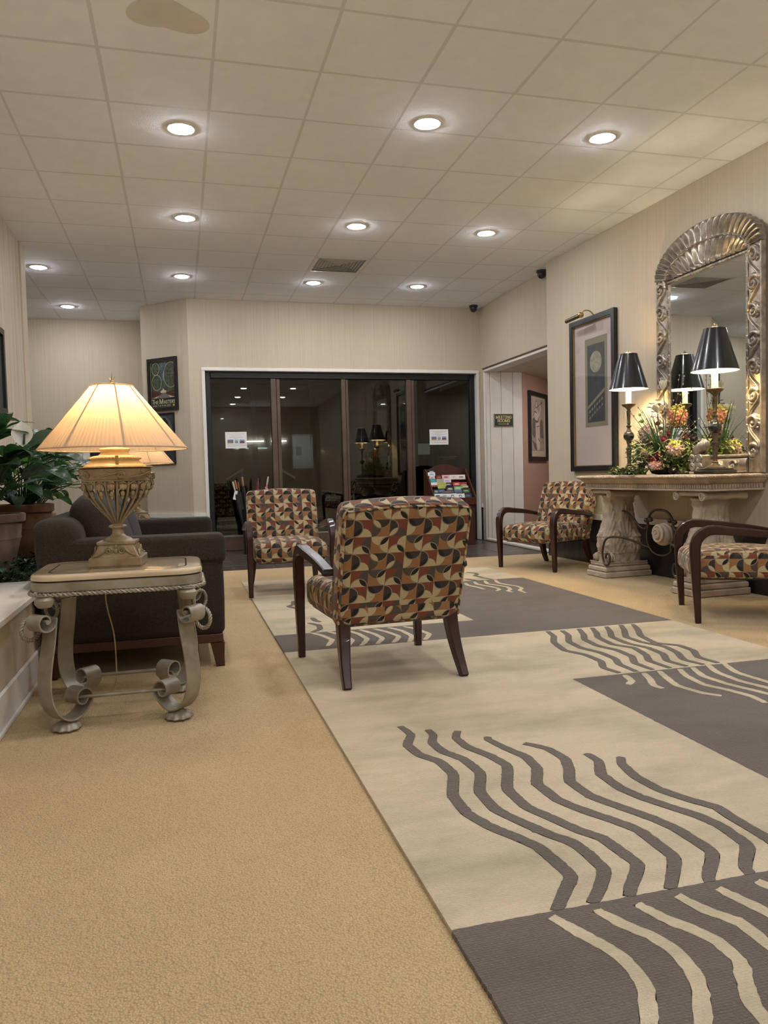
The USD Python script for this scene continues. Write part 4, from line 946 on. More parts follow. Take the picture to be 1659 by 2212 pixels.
def pedestal(cx):
    n = 96; th = np.arange(n) * 2 * PI / n
    cyy = .285
    def sup(hx, hy, z, e, rel=0):
        c, s = np.cos(th), np.sin(th); r = (np.abs(c) ** e + np.abs(s) ** e) ** (-1 / e)
        return np.stack([cx + (hx + rel) * r * c, cyy + (hy + rel) * r * s, np.full(n, z)], 1)
    pe = obj('pedestal', cat([box(cx - .150, cyy - .245, .0006, cx + .150, cyy + .245, .052, .008), box(cx - .143, cyy - .238, .0525, cx + .143, cyy + .238, .098, .012), box(cx - .132, cyy - .222, .0985, cx + .132, cyy + .222, .128, .010)]), 'stone', co, 30)
    zs = np.linspace(.129, .735, 92)
    hx = np.interp(zs, [.129, .19, .205, .215, .30, .36, .45, .55, .62, .68, .71, .735], [.110, .108, .112, .108, .118, .112, .096, .082, .076, .080, .092, .105])
    hy = np.interp(zs, [.129, .19, .205, .215, .30, .36, .45, .55, .62, .68, .71, .735], [.185, .178, .185, .180, .195, .185, .150, .122, .110, .118, .140, .165])
    from scipy.ndimage import gaussian_filter1d
    hx, hy = gaussian_filter1d(hx, 2), gaussian_filter1d(hy, 2)
    rings = []
    for z, a, b in zip(zs, hx, hy):
        rel = np.zeros(n)
        if z > .215:                                             # rising acanthus leaves, two tiers
            for z0, z1, m, ph, dep in ((.215, .45, 6, 0, .012), (.36, .735, 6, PI / 6, .012)):
                t = (z - z0) / (z1 - z0)
                if 0 <= t <= 1:
                    u = ((th + ph) * m / (2 * PI)) % 1 - .5
                    half = .48 * (1 - t ** 1.6) * (1 + .16 * math.sin(26 * t)) + .02
                    inside = np.clip((half - np.abs(u)) / .06, 0, 1)
                    rel += inside * dep * 1.5 * (.55 + .45 * t) + inside * .0075 * np.cos((np.abs(u) * 34 - t * 16)) - .012 * np.exp(-(u / .02) ** 2) * inside
            if z < .30: rel += .007 * np.cos(30 * th) * (1 - (z - .215) / .09)
        else:
            rel += .004 * np.cos(14 * th + 1.2 * np.sin(60 * z)) + .003 * (np.abs(z - .205) < .008) * np.sign(np.cos(40 * th))
        rings.append(sup(a, b, z, 3.2 if z < .22 else 2.6, rel))
    obj('baluster', loft(rings), 'stone', pe, 45)
    cap = []
    for s in (-1, 1):                                            # capital: two scroll rolls carrying the top
        cap.append(tube(np.stack([np.full(9, cx + s * .145), np.linspace(cyy - .19, cyy + .20, 9), np.full(9, .752)], 1), .028 + .005 * np.cos(np.linspace(0, 4 * PI, 9)), 14))
        a = np.linspace(0, 3 * PI, 30); r = np.linspace(.024, .004, 30)
        cap.append(tube(np.stack([cx + s * (.145 + r * np.cos(a)), np.full(30, cyy + .204), .752 + r * np.sin(a)], 1), .004, 5))
    cap.append(box(cx - .150, cyy - .19, .752, cx + .150, cyy + .19, .789, .006))
    obj('capital', cat(cap), 'stone', pe, 50)
    fa = []
    for sx in (-1, 1):                                           # scrolled mask at the foot's corners
        c = np.array([cx + sx * .098, cyy + .165, .172])
        fa.append(sphere(c, .034, 2, (1, 1, 1.15)))
        fa.append(sphere(c + (sx * .020, .022, .002), .010, 1, (1, 1, 1.3))); fa.append(sphere(c + (sx * .012, .030, .014), .007, 1)); fa.append(sphere(c + (sx * .030, .012, .014), .007, 1)); fa.append(sphere(c + (sx * .018, .022, -.018), .010, 1, (1.2, 1.2, .5)))
        a = np.linspace(-.5, 1.6 * PI, 24); fa.append(tube(np.stack([c[0] - sx * .012 + sx * .040 * np.cos(a), c[1] - .012 - .02 * np.cos(a), c[2] + .042 * np.sin(a)], 1), .008, 6))
    obj('corner_mask', cat(fa), 'stone', pe, 50)
    obj('bead_row', cat([sphere((cx + .135 * sx, cyy + .225, .118), .001, 0) for sx in (-1, 1)] + [sphere((x, cyy + .2225, .1345), .0062, 1) for x in np.linspace(cx - .12, cx + .12, 15)] + [sphere((cx + s * .1325, y, .1345), .0062, 1) for s in (-1, 1) for y in np.linspace(cyy - .2, cyy + .2, 24)]), 'stone', pe, True, kind='stuff')
PX_ = .61
pedestal(PX_); pedestal(-PX_ + .03)
ir = []
yy = .30
def plane(pts): return np.array([(x, yy, z) for x, z in pts])
def mirror_(pts): return [(-x, z) for x, z in pts]
upper = [(.56, .595), (.46, .580), (.36, .525), (.27, .465), (.20, .455), (.165, .50), (.155, .55)]
arch = [(.155, .53), (.135, .575), (.08, .61), (0, .62), (-.08, .61), (-.135, .575), (-.155, .53)]
a = np.linspace(0, 2.3 * PI, 34)
lower = [(.14, .295), (.22, .33), (.32, .372), (.42, .372), (.50, .33), (.535, .25), (.525, .16), (.48, .115), (.44, .135), (.425, .19), (.45, .225), (.48, .21), (.485, .175)]
holder = [(.155, .50), (.172, .44), (.178, .36), (.15, .30), (.09, .255), (0, .24)]
sw = obj('scrollwork', cat([tube(spline(plane(f(q)), 50), r, 8) for q, r in ((upper, .0095), (holder, .0075)) for f in (lambda p: p, mirror_)] + [tube(spline(np.array([(s * x, np.interp(x, [.14, .40], [yy, .505]), z) for x, z in lower]), 60), .0095, 8) for s in (-1, 1)] + [tube(spline(plane(arch), 40), .010, 8)]
    + [sphere((s * x, yy, z), .021, 1) for s in (-1, 1) for x, z in ((.125, .535), (.185, .525))]), 'iron', co, 60)
# spiral stone shell held in the middle
sh_c = np.array([-.045, yy, .42]); n = 64; rings = []
for k in np.linspace(0, PI, 33):
    th = np.arange(n) * 2 * PI / n; z = -math.cos(k); r = math.sin(k)
    groove = -.14 * np.exp(-(((np.arctan2(math.cos(k) * 1.0, 1e-9 + 0 * th) * 0 + (k * 2.2 * 2 + th) / (2 * PI)) % 1 - .5) / .10) ** 2) * (z > -.2)
    rings.append(np.stack([sh_c[0] + .088 * (r + groove * r) * np.cos(th), sh_c[1] + .085 * z * (1) + groove * .02, sh_c[2] + .096 * (r + groove * r) * np.sin(th)], 1))
bo = obj('shell_boss', loft(rings), 'stone', co, 50)
a = np.linspace(0, 4.6 * PI, 110); q = .074 * (1 - a / (5.2 * PI))
obj('shell_spiral', tube(np.stack([sh_c[0] - .012 + q * np.cos(a), sh_c[1] + .085 * np.sqrt(np.clip(1 - (q / .095) ** 2, 0, 1)), sh_c[2] + q * 1.08 * np.sin(a)], 1), np.linspace(.015, .005, 110), 7), 'stone', bo, 60)

# ------------------------------------------------------------------ arched mirror, carved silver frame
MY = 5.315
mi = thing('wall_mirror', 'large arched wall mirror with carved antique silver frame and fluted fan top', 'mirror', (RW(MY) - .027, MY, 0), 90)
MO, MI_ = .635, .455                    # outer and inner half widths
ZB0, ZB1, ZI, ZS, ZA = .918, 1.065, 2.545, 2.60, 2.925
obj('mirror_glass', box(-MI_ - .02, .012, ZB1 - .02, MI_ + .02, .020, ZI + .02), 'mirror_glass', mi, None)
obj('backing', plate(Polygon([(-MO + .02, 0), (MO - .02, 0), (MO - .02, ZS - ZB0), (0.3, ZA - ZB0 - .06), (-.3, ZA - ZB0 - .06), (-MO + .02, ZS - ZB0)]), .010), 'frame_black', mi, None)
bkp = stage.GetPrimAtPath('/World/wall_mirror/backing')
def fix_backing():
    m = plate(Polygon([(-MO + .02, 0), (MO - .02, 0), (MO - .02, ZS - ZB0), (0.3, ZA - ZB0 - .06), (-.3, ZA - ZB0 - .06), (-MO + .02, ZS - ZB0)]), .010)
    v = np.array(m.vertices); UsdGeom.Mesh(bkp).GetPointsAttr().Set(Vt.Vec3fArray.FromNumpy(np.stack([v[:, 0], .001 + v[:, 2], v[:, 1] + ZB0], 1).astype(np.float32)[:, :]))
    f = np.array(m.faces)[:, ::-1]; UsdGeom.Mesh(bkp).GetFaceVertexIndicesAttr().Set(Vt.IntArray.FromNumpy(np.ascontiguousarray(f).astype(np.int32).ravel()))
fix_backing()
from scipy.spatial import cKDTree
def carve(u, z, curves):
    """Height of rounded carved ribs: curves = (points, half width, height)."""
    q = np.stack([u.ravel(), z.ravel()], 1); h = np.zeros(len(q))
    for pts, w0, hh in curves:
        d, i = cKDTree(pts).query(q); w = w0 if np.ndim(w0) == 0 else np.asarray(w0)[i]
        t = np.clip(1 - (d / w) ** 2, 0, 1); h = np.maximum(h, hh * np.sqrt(t) * np.minimum(1, w / np.max(w0) + .25))
    return h.reshape(u.shape)
def acanthus(cx, cz, R, hand, turn=0.0):
    """A scroll with a comma of leaf lobes: list of carved ribs."""
    out = []
    a = np.linspace(0, 2.6 * PI, 90); r = R * (1 - a / (3.0 * PI)) ** 1.0
    P = np.stack([cx + hand * r * np.cos(a + turn), cz + r * np.sin(a + turn)], 1); out.append((P, np.linspace(.017, .007, 90) * R / .055, .017))
    out.append((np.array([[cx, cz]]), R * .24, .018))
    for k, aa in enumerate(np.linspace(.5, 3.6, 6)):
        s = np.linspace(0, 1, 18); base = np.array([cx + hand * R * .95 * math.cos(aa + turn), cz + R * .95 * math.sin(aa + turn)]); d = aa + turn + .9
        L = R * (.85 - .08 * k); q = base + np.stack([hand * L * s * np.cos(d + .9 * s), L * s * np.sin(d + .9 * s)], 1); out.append((q, np.linspace(.011, .003, 18) * R / .055, .012))
    return out
def slab(U, Z, Hh, name, parent=mi, keep=None):
    n, m = U.shape
    edge = np.ones_like(Hh); edge[0, :] = edge[-1, :] = edge[:, 0] = edge[:, -1] = 0
    y = np.where(edge > 0, Hh, .004)
    if keep == 'inner': y[0, 1:-1] = Hh[0, 1:-1]
    if keep == 'outer': y[-1, 1:-1] = Hh[-1, 1:-1]
    V = np.stack([U, y, Z], -1).reshape(-1, 3)
    i, j = np.meshgrid(np.arange(n - 1), np.arange(m - 1), indexing='ij'); a = (i * m + j).ravel()
    F = np.stack([a, a + 1, a + m + 1, a + m], 1)
    T = TM(V, F); 
    if T.face_normals[:, 1].mean() < 0: T = TM(V, F[:, ::-1])
    obj(name, T, 'mirror_frame', parent, 60)
def profile_across(t):
    """Height across a moulding, t 0 inner .. 1 outer."""
    return .026 + .020 * np.sin(PI * np.clip(t, 0, 1)) ** .8
for s in (1, -1):
    u = np.linspace(MI_ + .030, MO, 64); z = np.linspace(ZB0, ZS, 620); U, Z = np.meshgrid(u, z)
    C = []; zz = ZB0 + .16; hand = 1
    while zz < ZS - .05:
        C += acanthus(.556, zz, .058, hand, .6 if hand > 0 else .2)
        link = np.stack([.556 + hand * .055 * np.cos(np.linspace(0, PI, 40)), zz + .03 + np.linspace(0, .17, 40)], 1); C.append((link, np.linspace(.012, .008, 40), .014)); zz += .205; hand = -hand
    C.append((np.stack([np.full(300, MO - .010), np.linspace(ZB0, ZS, 300)], 1), .008, .012))
    Hh = profile_across((U - MI_ - .03) / (MO - MI_ - .03)) + 1.4 * carve(U, Z, C) - .004
    slab(s * U, Z, Hh, 'side_stile')
    # inner moulding with overlapping husks
    u = np.linspace(MI_, MI_ + .030, 14); z = np.linspace(ZB1, ZI, 420); U, Z = np.meshgrid(u, z)
    t = (U - MI_) / .030; ph = ((Z - ZB1) / .055 + .5 * np.abs(t - .5)) % 1
    slab(s * U, Z, .020 + .016 * np.sin(PI * t) ** .7 * (.55 + .45 * ph), 'inner_moulding')
u = np.linspace(-MO + .16, MO - .16, 420); z = np.linspace(ZB0, ZB1 - .032, 52); U, Z = np.meshgrid(u, z)
C = []
for k, x in enumerate(np.linspace(-.34, .34, 5)): C += acanthus(x, ZB0 + .056, .046, 1 if k % 2 else -1, .5)
C.append((np.stack([np.linspace(-MO, MO, 300), np.full(300, ZB0 + .008)], 1), .008, .010))
slab(U, Z, profile_across((Z - ZB0) / .115) + 1.4 * carve(U, Z, C) - .004, 'bottom_rail')
u = np.linspace(-MI_ - .03, MI_ + .03, 300); z = np.linspace(ZB1 - .031, ZB1, 14); U, Z = np.meshgrid(u, z); t = (ZB1 - Z) / .031
slab(U, Z, .020 + .016 * np.sin(PI * t) ** .7 * (.55 + .45 * ((U / .055 + .5 * np.abs(t - .5)) % 1)), 'inner_moulding')
z = np.linspace(ZI, ZI + .032, 14); U, Z = np.meshgrid(u, z); t = (Z - ZI) / .032
slab(U, Z, .020 + .014 * np.sin(PI * t) ** .7 * (.6 + .4 * np.sin(2 * PI * U / .075) ** 2), 'inner_moulding')
# fan: outer ring of flutes and the smaller fan over the glass
K = np.linspace(0, 1, 520)
def arch_curve(k, hw, rise, z0): a = PI * (1 - k); return hw * np.cos(a), z0 + rise * np.sin(a) ** .92
xo, zo = arch_curve(K, MO, ZA - ZS, ZS); NF = 24
sc_ = 1 + .012 * np.abs(np.sin(PI * NF * K)); xo, zo = xo * sc_, ZS + (zo - ZS) * (1 + .03 * np.abs(np.sin(PI * NF * K)))
xi, zi = arch_curve(K, MI_ + .028, .185, ZI + .035); zi = np.maximum(zi, ZI + .033)
xo[0], xo[-1] = -MO, MO
T_ = np.linspace(0, 1, 40)[:, None]
U, Z = xi + (xo - xi) * T_, zi + (zo - zi) * T_
fl_ = np.abs(np.sin(PI * NF * K))[None, :]
env = np.clip(np.sin(PI * np.clip((T_ - .04) / .95, 0, 1)), 0, 1) ** .4
slab(U, Z, .034 + .034 * (T_ ** .8) * (1 - .45 * T_) + env * (.042 * (1 - fl_ ** 1.3) - .022) + .020 * np.exp(-((T_ - .04) / .05) ** 2), 'fan_arch', keep='inner')
x2, z2 = xi, zi; xb = np.linspace(-MI_ - .02, MI_ + .02, 520); zb = np.full(520, ZI + .033)
U, Z = xb + (x2 - xb) * T_, zb + np.maximum(z2 - zb, .0005) * T_
NF2 = 17; fl2 = np.abs(np.sin(PI * NF2 * K))[None, :]
slab(U, Z, .026 + .022 * T_ + env * (.036 * (1 - fl2 ** 1.3) - .018) + .016 * np.exp(-((T_ - .14) / .10) ** 2) * np.abs(np.sin(PI * 13 * K))[None, :], 'tympanum', keep='outer')

# ------------------------------------------------------------------ candlestick lamps with black shades
def console_lamp(label, y, off):
    t = thing('console_lamp', label, 'table lamp', (RW(y) - off, y, CTOP + .0008), RW_ROT, 'black-shaded lamps on the console')
    obj('base', cat([box(-.105, -.105, 0, .105, .105, .028, .004), box(-.088, -.088, .0285, .088, .088, .040, .003)]), 'black_gloss', t, None)
    obj('stem', lathe([(.070, .0405), (.072, .046), (.064, .052), (.044, .060), (.026, .072), (.020, .082), (.024, .088), (.017, .094), (.015, .12), (.020, .19), (.022, .222), (.028, .226), (.028, .233), (.017, .238), (.014, .262), (.021, .285), (.024, .300)], 28), 'aged_brass', t, 40)
    obj('ball', sphere((0, 0, .342), .0465, 3), 'black_gloss', t, True, label='polished black ball in the stem')
    obj('upper_stem', lathe([(.024, .383), (.022, .390), (.014, .404), (.016, .420), (.024, .424), (.024, .431), (.013, .437), (.012, .45), (.019, .456), (.016, .462), (.014, .48), (.018, .545), (.020, .560), (.014, .566), (.016, .578), (.030, .592), (.054, .606), (.060, .616), (.060, .622), (.050, .625), (.018, .626)], 28), 'aged_brass', t, 40)
    obj('candle_sleeve', lathe([(.0235, .627), (.0235, .775), (.018, .778)], 24), 'candle_ivory', t, 40)
    for a in (0, PI): obj('bulb', sphere((.032 * math.cos(a), .032 * math.sin(a), .865), .021, 2, (1, 1, 1.4)), 'bulb_console', t, True)
    th = np.arange(48) * 2 * PI / 48; C = lambda r, z: np.stack([r * np.cos(th), r * np.sin(th), np.full(48, z)], 1)
    sd = obj('shade', loft([C(.166, .752), C(.078, 1.058)], caps=False), 'shade_black', t, 40)
    obj('lining', loft([C(.0772, 1.0575), C(.1650, .7525)], caps=False), 'shade_lining', sd, 40)
    obj('shade_rim', cat([tube(C(.1655, .752), .0016, 5, True), tube(C(.0777, 1.058), .0016, 5, True)]), 'aged_brass', sd, True)
    obj('harp', cat([cyl((0, 0, 1.0), (0, 0, 1.066), .003, 8)] + [tube([(0, 0, 1.05), (.077 * math.cos(a), .077 * math.sin(a), 1.05)], .0018, 5) for a in (0, 2.1, 4.2)]), 'brass', t)
    obj('finial', cat([lathe([(.004, 1.067), (.024, 1.070), (.022, 1.074), (.006, 1.078)], 16)] + [mv(TM(*leaf_geo(.026, .012, .5, .5, 4)[:2]), (0, 0, 1.076), rz=z) for z in (0, PI / 2, PI, -PI / 2)] + [sphere((0, 0, 1.088), .008, 1, (1, 1, 1.7))]), 'nickel', t, 50)
    return t
console_lamp('lit black-shaded candlestick lamp on the near console end, overlapping the mirror', 4.80, .39)
console_lamp('lit black-shaded candlestick lamp at the console end beside the framed moon print', 5.968, .31)

# ------------------------------------------------------------------ framed prints
def flat(poly, z0, h=.0008): return poly, z0, h
def picture(name, label, cat_, loc, rotz, W, Hh, fw, depth, group=None):
    """A frame standing in local x-z, its face at y = -depth."""
    t = thing(name, label, cat_, loc, rotz, group)
    return t
def layer(t, name, poly, m, d, h=.0012, parent=None, **k):
    q = stand(plate(poly, h)); q.apply_translation([0, -d, 0]); return obj(name, q, m, parent or t, None, **k)
def frame_bars(t, W, Hh, fw, dep, m, name='frame', inner=None):
    o, i = sbox(-W / 2, 0, W / 2, Hh), sbox(-W / 2 + fw, fw, W / 2 - fw, Hh - fw)
    q = stand(plate(o.difference(i), dep)); q.apply_translation([0, -.001, 0]); f = obj(name, q, m, t, None)
    if inner:
        i2 = sbox(-W / 2 + fw + .008, fw + .008, W / 2 - fw - .008, Hh - fw - .008); q = stand(plate(i.difference(i2), dep * .75)); q.apply_translation([0, -.001, 0]); obj('frame_lip', q, inner, f, None)
    return f
yc = 6.995
pic = picture('framed_print', 'tall black-framed print of a pale moon and stairs, between the passage and the console', 'picture', (RW(yc) - .001, yc, .955), RW_ROT + 180, 0, 0, 0, 0)
W_, H_ = .815, 1.57
frame_bars(pic, W_, H_, .052, .042, 'frame_black', inner='frame_gilt')
layer(pic, 'mat_board', sbox(-W_ / 2 + .05, .05, W_ / 2 - .05, H_ - .05), 'mat_mauve', .004, .006)
cx0 = .045
layer(pic, 'border', sbox(cx0 - .20, .452, cx0 + .20, 1.352), 'print_olive', .0105, .001)
art = layer(pic, 'artwork', sbox(cx0 - .155, .50, cx0 + .155, 1.285), 'print_slate', .0117, .001)
layer(pic, 'moon', affinity.scale(Point(cx0 + .0, 1.105).buffer(.105, 24), 1, 1.02), 'print_moon', .0128, .001, art)
layer(pic, 'stair_band', Polygon([(cx0 - .150, .665), (cx0 - .150, .635), (cx0 + .150, .795), (cx0 + .150, .83)]), 'print_olive', .0128, .0008, art)
for r_ in range(2):
    for k in range(6):
        x = cx0 - .115 + .044 * k; z = .60 + .0235 * k * 1.0 - .062 * r_
        if z > .515: layer(pic, 'triangle', Polygon([(x - .017, z - .012), (x + .017, z + .006), (x + .002, z + .030)]), 'print_moon' if r_ == 0 else 'print_olive', .0128, .0006, art)
layer(pic, 'print_lines', unary_union([LineString([(.20 + .04, 1.345 + .018 * k), (.33, 1.35 + .018 * k)]).buffer(.0009) for k in range(4)] + [LineString([(.27, .89 + .016 * k), (.34, .893 + .016 * k)]).buffer(.0009) for k in range(4)] + [LineString([(-.33, 1.24 + .016 * k), (-.25, 1.243 + .016 * k)]).buffer(.0009) for k in range(4)]), 'print_line', .0105, .0006, kind='stuff')
layer(pic, 'tape_patch', sbox(-.16, 1.40, .18, 1.485), plain('mat_shade', (.42, .35, .31), .8), .0105, .0006)
layer(pic, 'glazing', sbox(-W_ / 2 + .05, .05, W_ / 2 - .05, H_ - .05), 'picture_glass', .026, .002)
lt = obj('picture_light', cat([tube([(-.26, -.16, H_ - .01), (.0, -.16, H_ + .0)], .021, 18), sphere((-.26, -.16, H_ - .01), .018, 1), sphere((.0, -.16, H_ + .0), .018, 1)]), 'aged_brass', pic, 40)
obj('light_arm', cat([tube(spline([(.04, -.02, H_ - .03), (.04, -.045, H_ + .02), (.04, -.10, H_ + .045), (.0, -.16, H_ + .0)], 20), .006, 8), sphere((.01, -.155, H_ + .004), .030, 2, (.8, 1, 1))]), 'brass', lt, 50)

GP = HA + HD * .70; gr = math.degrees(math.atan2(HD[1], HD[0]))
gp = picture('framed_print', 'black-framed sepia print of a golfer mid-swing on the pink passage wall', 'picture', (GP[0] + HD[1] * .001, GP[1] - HD[0] * .001, 1.125), gr, 0, 0, 0, 0)
W_, H_ = .93, 1.025
frame_bars(gp, W_, H_, .060, .035, 'frame_black')
layer(gp, 'mat_board', sbox(-W_ / 2 + .055, .055, W_ / 2 - .055, H_ - .055), plain('mat_buff', (.44, .345, .245), .8), .004, .004)
pr = layer(gp, 'print', sbox(-.33, .15, .32, .93), 'sepia', .0085, .0008)
def limb(pts, w): return LineString(pts).buffer(w, cap_style='round')
layer(gp, 'ground', Polygon([(-.33, .15), (.32, .15), (.32, .42), (-.33, .47)]), 'sepia_mid', .0094, .0005, pr)
for q in ([(-.30, .40), (-.28, .60), (-.20, .66), (-.13, .60), (-.12, .40), (-.18, .33)], [(.12, .36), (.11, .58), (.18, .64), (.27, .60), (.28, .34)], [(-.30, .30), (-.12, .26), (-.05, .16), (-.16, .17)]): layer(gp, 'shadow_figure', Polygon(q), 'sepia_dark', .0100, .0005, pr)
layer(gp, 'golfer', unary_union([affinity.scale(Point(-.075, .845).buffer(.045), .85, 1.15), Polygon([(-.17, .70), (-.05, .78), (.08, .70), (.07, .52), (-.08, .50)]), limb([(-.08, .50), (-.05, .33), (-.02, .20)], .045), limb([(.03, .50), (.04, .33), (.05, .21)], .04), limb([(-.14, .72), (-.24, .66), (-.08, .76)], .028), limb([(.07, .70), (.14, .78), (.11, .85)], .024)]), plain('sepia_light', (.52, .40, .31), .8), .0106, .0005, pr)
layer(gp, 'outlines', unary_union([Point(-.075, .845).buffer(.05).boundary.buffer(.006), limb([(-.05, .80), (.20, .885)], .006), limb([(.16, .87), (.22, .89)], .014), limb([(-.25, .66), (-.14, .74), (-.06, .72)], .01), Polygon([(-.19, .62), (-.02, .60), (.07, .68), (.02, .58), (-.10, .565)]), LineString([(-.08, .51), (.07, .53)]).buffer(.006), limb([(.02, .33), (.06, .30)], .012)]), 'sepia_dark', .0112, .0005, pr)

pa = (PA + PB) / 2; ar = math.degrees(math.atan2(-AD[1], -AD[0]))
def on_angled(s, z): q = PB + AD * s + AN * .0015; return (q[0], q[1], z)
def angled_s(x): return (x - PB[0]) / AD[0]
po = picture('framed_poster', 'black-framed tournament poster on the angled wall corner, above the dark print', 'poster', on_angled(angled_s(-.170), 1.895), ar, 0, 0, 0, 0)
W_, H_ = .525, .695
frame_bars(po, W_, H_, .040, .030, 'frame_black')
layer(po, 'poster_sheet', sbox(-W_ / 2 + .035, .035, W_ / 2 - .035, H_ - .035), 'poster_cream', .003, .004)
x0, x1, z0, z1 = -.215, .215, .045, .650
sheet = layer(po, 'tree_canopy', sbox(x0, .20, x1, z1), 'poster_trees', .0075, .0006)
layer(po, 'sky', Polygon([(-.06, .63), (.06, .64), (.03, .46), (.01, .36), (-.02, .46)]), 'poster_sky', .0082, .0004, sheet)
layer(po, 'flower_beds', unary_union([Polygon([(x0, .17), (x0, .27), (-.02, .235), (-.08, .20)]), Polygon([(x1, .17), (x1, .27), (.04, .235), (.10, .20)])]), 'poster_red', .0088, .0004, sheet)
layer(po, 'driveway', Polygon([(-.13, .165), (.13, .165), (.025, .24), (-.005, .24)]), 'poster_path', .0092, .0004, sheet)
layer(po, 'house', unary_union([sbox(-.045, .235, .055, .265), Polygon([(-.02, .265), (.005, .295), (.03, .265)])]), 'poster_cream', .0096, .0004, sheet)
layer(po, 'lower_panel', sbox(x0, z0, x1, .17), 'poster_green', .0082, .0006, sheet)
ell = lambda cx, cz, rx, rz: affinity.scale(Point(cx, cz).buffer(1, 48), rx, rz).boundary.buffer(.0028)
layer(po, 'outline_numerals', unary_union([ell(-.125, .555, .068, .078), ell(-.110, .375, .085, .102), ell(.145, .465, .125, .165)]).intersection(sbox(x0, .18, x1, z1)), 'poster_cream', .0100, .0004, sheet)
def text(t, name, s, h, cx, cz, d, m, parent, bold=True, depth=.0008, squeeze=1.0):
    q = meshkit.text_mesh(s, h, depth, bold); b = q.bounds; q.apply_translation([-(b[0][0] + b[1][0]) / 2, -(b[0][1] + b[1][1]) / 2, 0]); v = np.array(q.vertices); v[:, 0] *= squeeze; v[:, 0] += cx; v[:, 1] += cz; q.vertices = v
    q = stand(q); q.apply_translation([0, -d, 0]); return obj(name, q, m, parent or t, None)
text(po, 'lettering', 'T', .062, -.186, .122, .0089, 'poster_cream', sheet); text(po, 'lettering', 'HE', .044, -.130, .113, .0089, 'poster_cream', sheet)
text(po, 'lettering', 'M', .062, -.040, .122, .0089, 'poster_cream', sheet); text(po, 'lettering', 'ASTERS', .044, .105, .113, .0089, 'poster_cream', sheet, squeeze=.88)
text(po, 'lettering', 'APRIL 7-8-9-10, 2016', .020, -.035, .065, .0089, 'poster_cream', sheet, squeeze=1.05)
layer(po, 'emblem', sbox(.165, .055, .195, .078), 'poster_yellow', .0089, .0006, sheet)
for s_, cz in (('TH', .535), ('PLAYING', .485), ('OF', .445)): text(po, 'lettering', s_, .018, .150, cz, .0092, 'poster_path', sheet)
layer(po, 'glazing', sbox(-W_ / 2 + .036, .036, W_ / 2 - .036, H_ - .036), 'picture_glass', .020, .002)
dk = picture('framed_print', 'dark unlit print in a thin black frame below the tournament poster', 'picture', on_angled(angled_s(-.205), 1.178), ar, 0, 0, 0, 0)
W_, H_ = .455, .685
frame_bars(dk, W_, H_, .012, .020, 'frame_black')
dp = layer(dk, 'print', sbox(-W_ / 2 + .01, .01, W_ / 2 - .01, H_ - .01), 'dark_print', .004, .004)
layer(dk, 'arch_shape', unary_union([affinity.scale(Point(.02, .42).buffer(1, 32), .15, .21).boundary.buffer(.018)]), 'dark_print_light', .0085, .0006, dp)
layer(dk, 'dark_foliage', unary_union([Point(-.04 + .03 * k, .60 - .012 * k * k % .05).buffer(.03) for k in range(5)] + [Point(.0 + .02 * k, .55).buffer(.02) for k in range(3)]), plain('near_black', (.008, .008, .008), .5), .0092, .0005, dp)
layer(dk, 'print_lines', unary_union([LineString([(-.05, .06 + .02 * k), (.10, .07 + .02 * k)]).buffer(.003) for k in range(2)]), 'dark_print_light', .0085, .0006, dp, kind='stuff')
lf = thing('framed_print', 'edge of a large dark framed picture at the left edge of the photo', 'picture', (-1.4285, 6.62, 1.555), 90)
frame_bars(lf, 1.04, .72, .05, .03, 'frame_black'); layer(lf, 'print', sbox(-.47, .05, .47, .67), 'dark_print', .004, .004)

# sign on the planks
sg = thing('wall_sign', 'small dark green MEETING ROOMS sign with arrow on the white planks', 'sign', (4.478, 10.0995, 1.612), 0)
layer(sg, 'plate', sbox(-.146, 0, .146, .182), 'sign_green', .001, .010)
layer(sg, 'border', sbox(-.142, .004, .142, .178).difference(sbox(-.139, .007, .139, .175)), 'gold_letter', .0112, .0006)
text(sg, 'lettering', 'MEETING', .042, 0, .134, .0112, 'gold_letter', None, True, .001, .92)
text(sg, 'lettering', 'ROOMS', .042, 0, .084, .0112, 'gold_letter', None, True, .001, .92)
layer(sg, 'arrow', unary_union([LineString([(-.082, .038), (.072, .038)]).buffer(.0028), LineString([(.055, .052), (.074, .038), (.055, .024)]).buffer(.0026)]), 'gold_letter', .0112, .001)

# ------------------------------------------------------------------ notices taped to the glass
def notice(label, cx, z):
    t = thing('paper_notice', label, 'notice', (cx, GL - .0032, z), 0, 'white notices on the glass doors')
    layer(t, 'sheet', sbox(-.142, 0, .142, .220), 'paper', .0006, .0006)
    def words(cz, w):
        out, x = [], -w / 2
        while x < w / 2 - .004:
            l = min(rng.uniform(.008, .024), w / 2 - x); out.append(LineString([(x, cz), (x + l, cz)]).buffer(.0016)); x += l + .006
        return out
    layer(t, 'print_lines', unary_union(words(.192, .225) + words(.170, .125) + words(.148, .175) + words(.131, .06) + words(.058, .245) + words(.034, .235)), 'ink', .0013, .0003, kind='stuff')
    for k, (x, w, c1, c2) in enumerate(((-.076, .078, (.12, .20, .42), (.30, .17, .07)), (.003, .046, (.35, .42, .45), (.22, .30, .26)), (.078, .066, (.20, .28, .45), (.16, .05, .05)))):
        ph = layer(t, 'photo', sbox(x - w / 2, .070, x + w / 2, .116), plain(f'photo_sky_{k}', c1, .8), .0013, .0003)
        layer(t, 'photo_ground', Polygon([(x - w / 2, .070), (x + w / 2, .070), (x + w / 2, .086), (x + w * .1, .096), (x - w * .3, .090), (x - w / 2, .094)]), plain(f'photo_land_{k}', c2, .8), .0017, .0003, ph)
    return t
notice('white printed notice with three small photos on the left glass door', .742, 1.372)
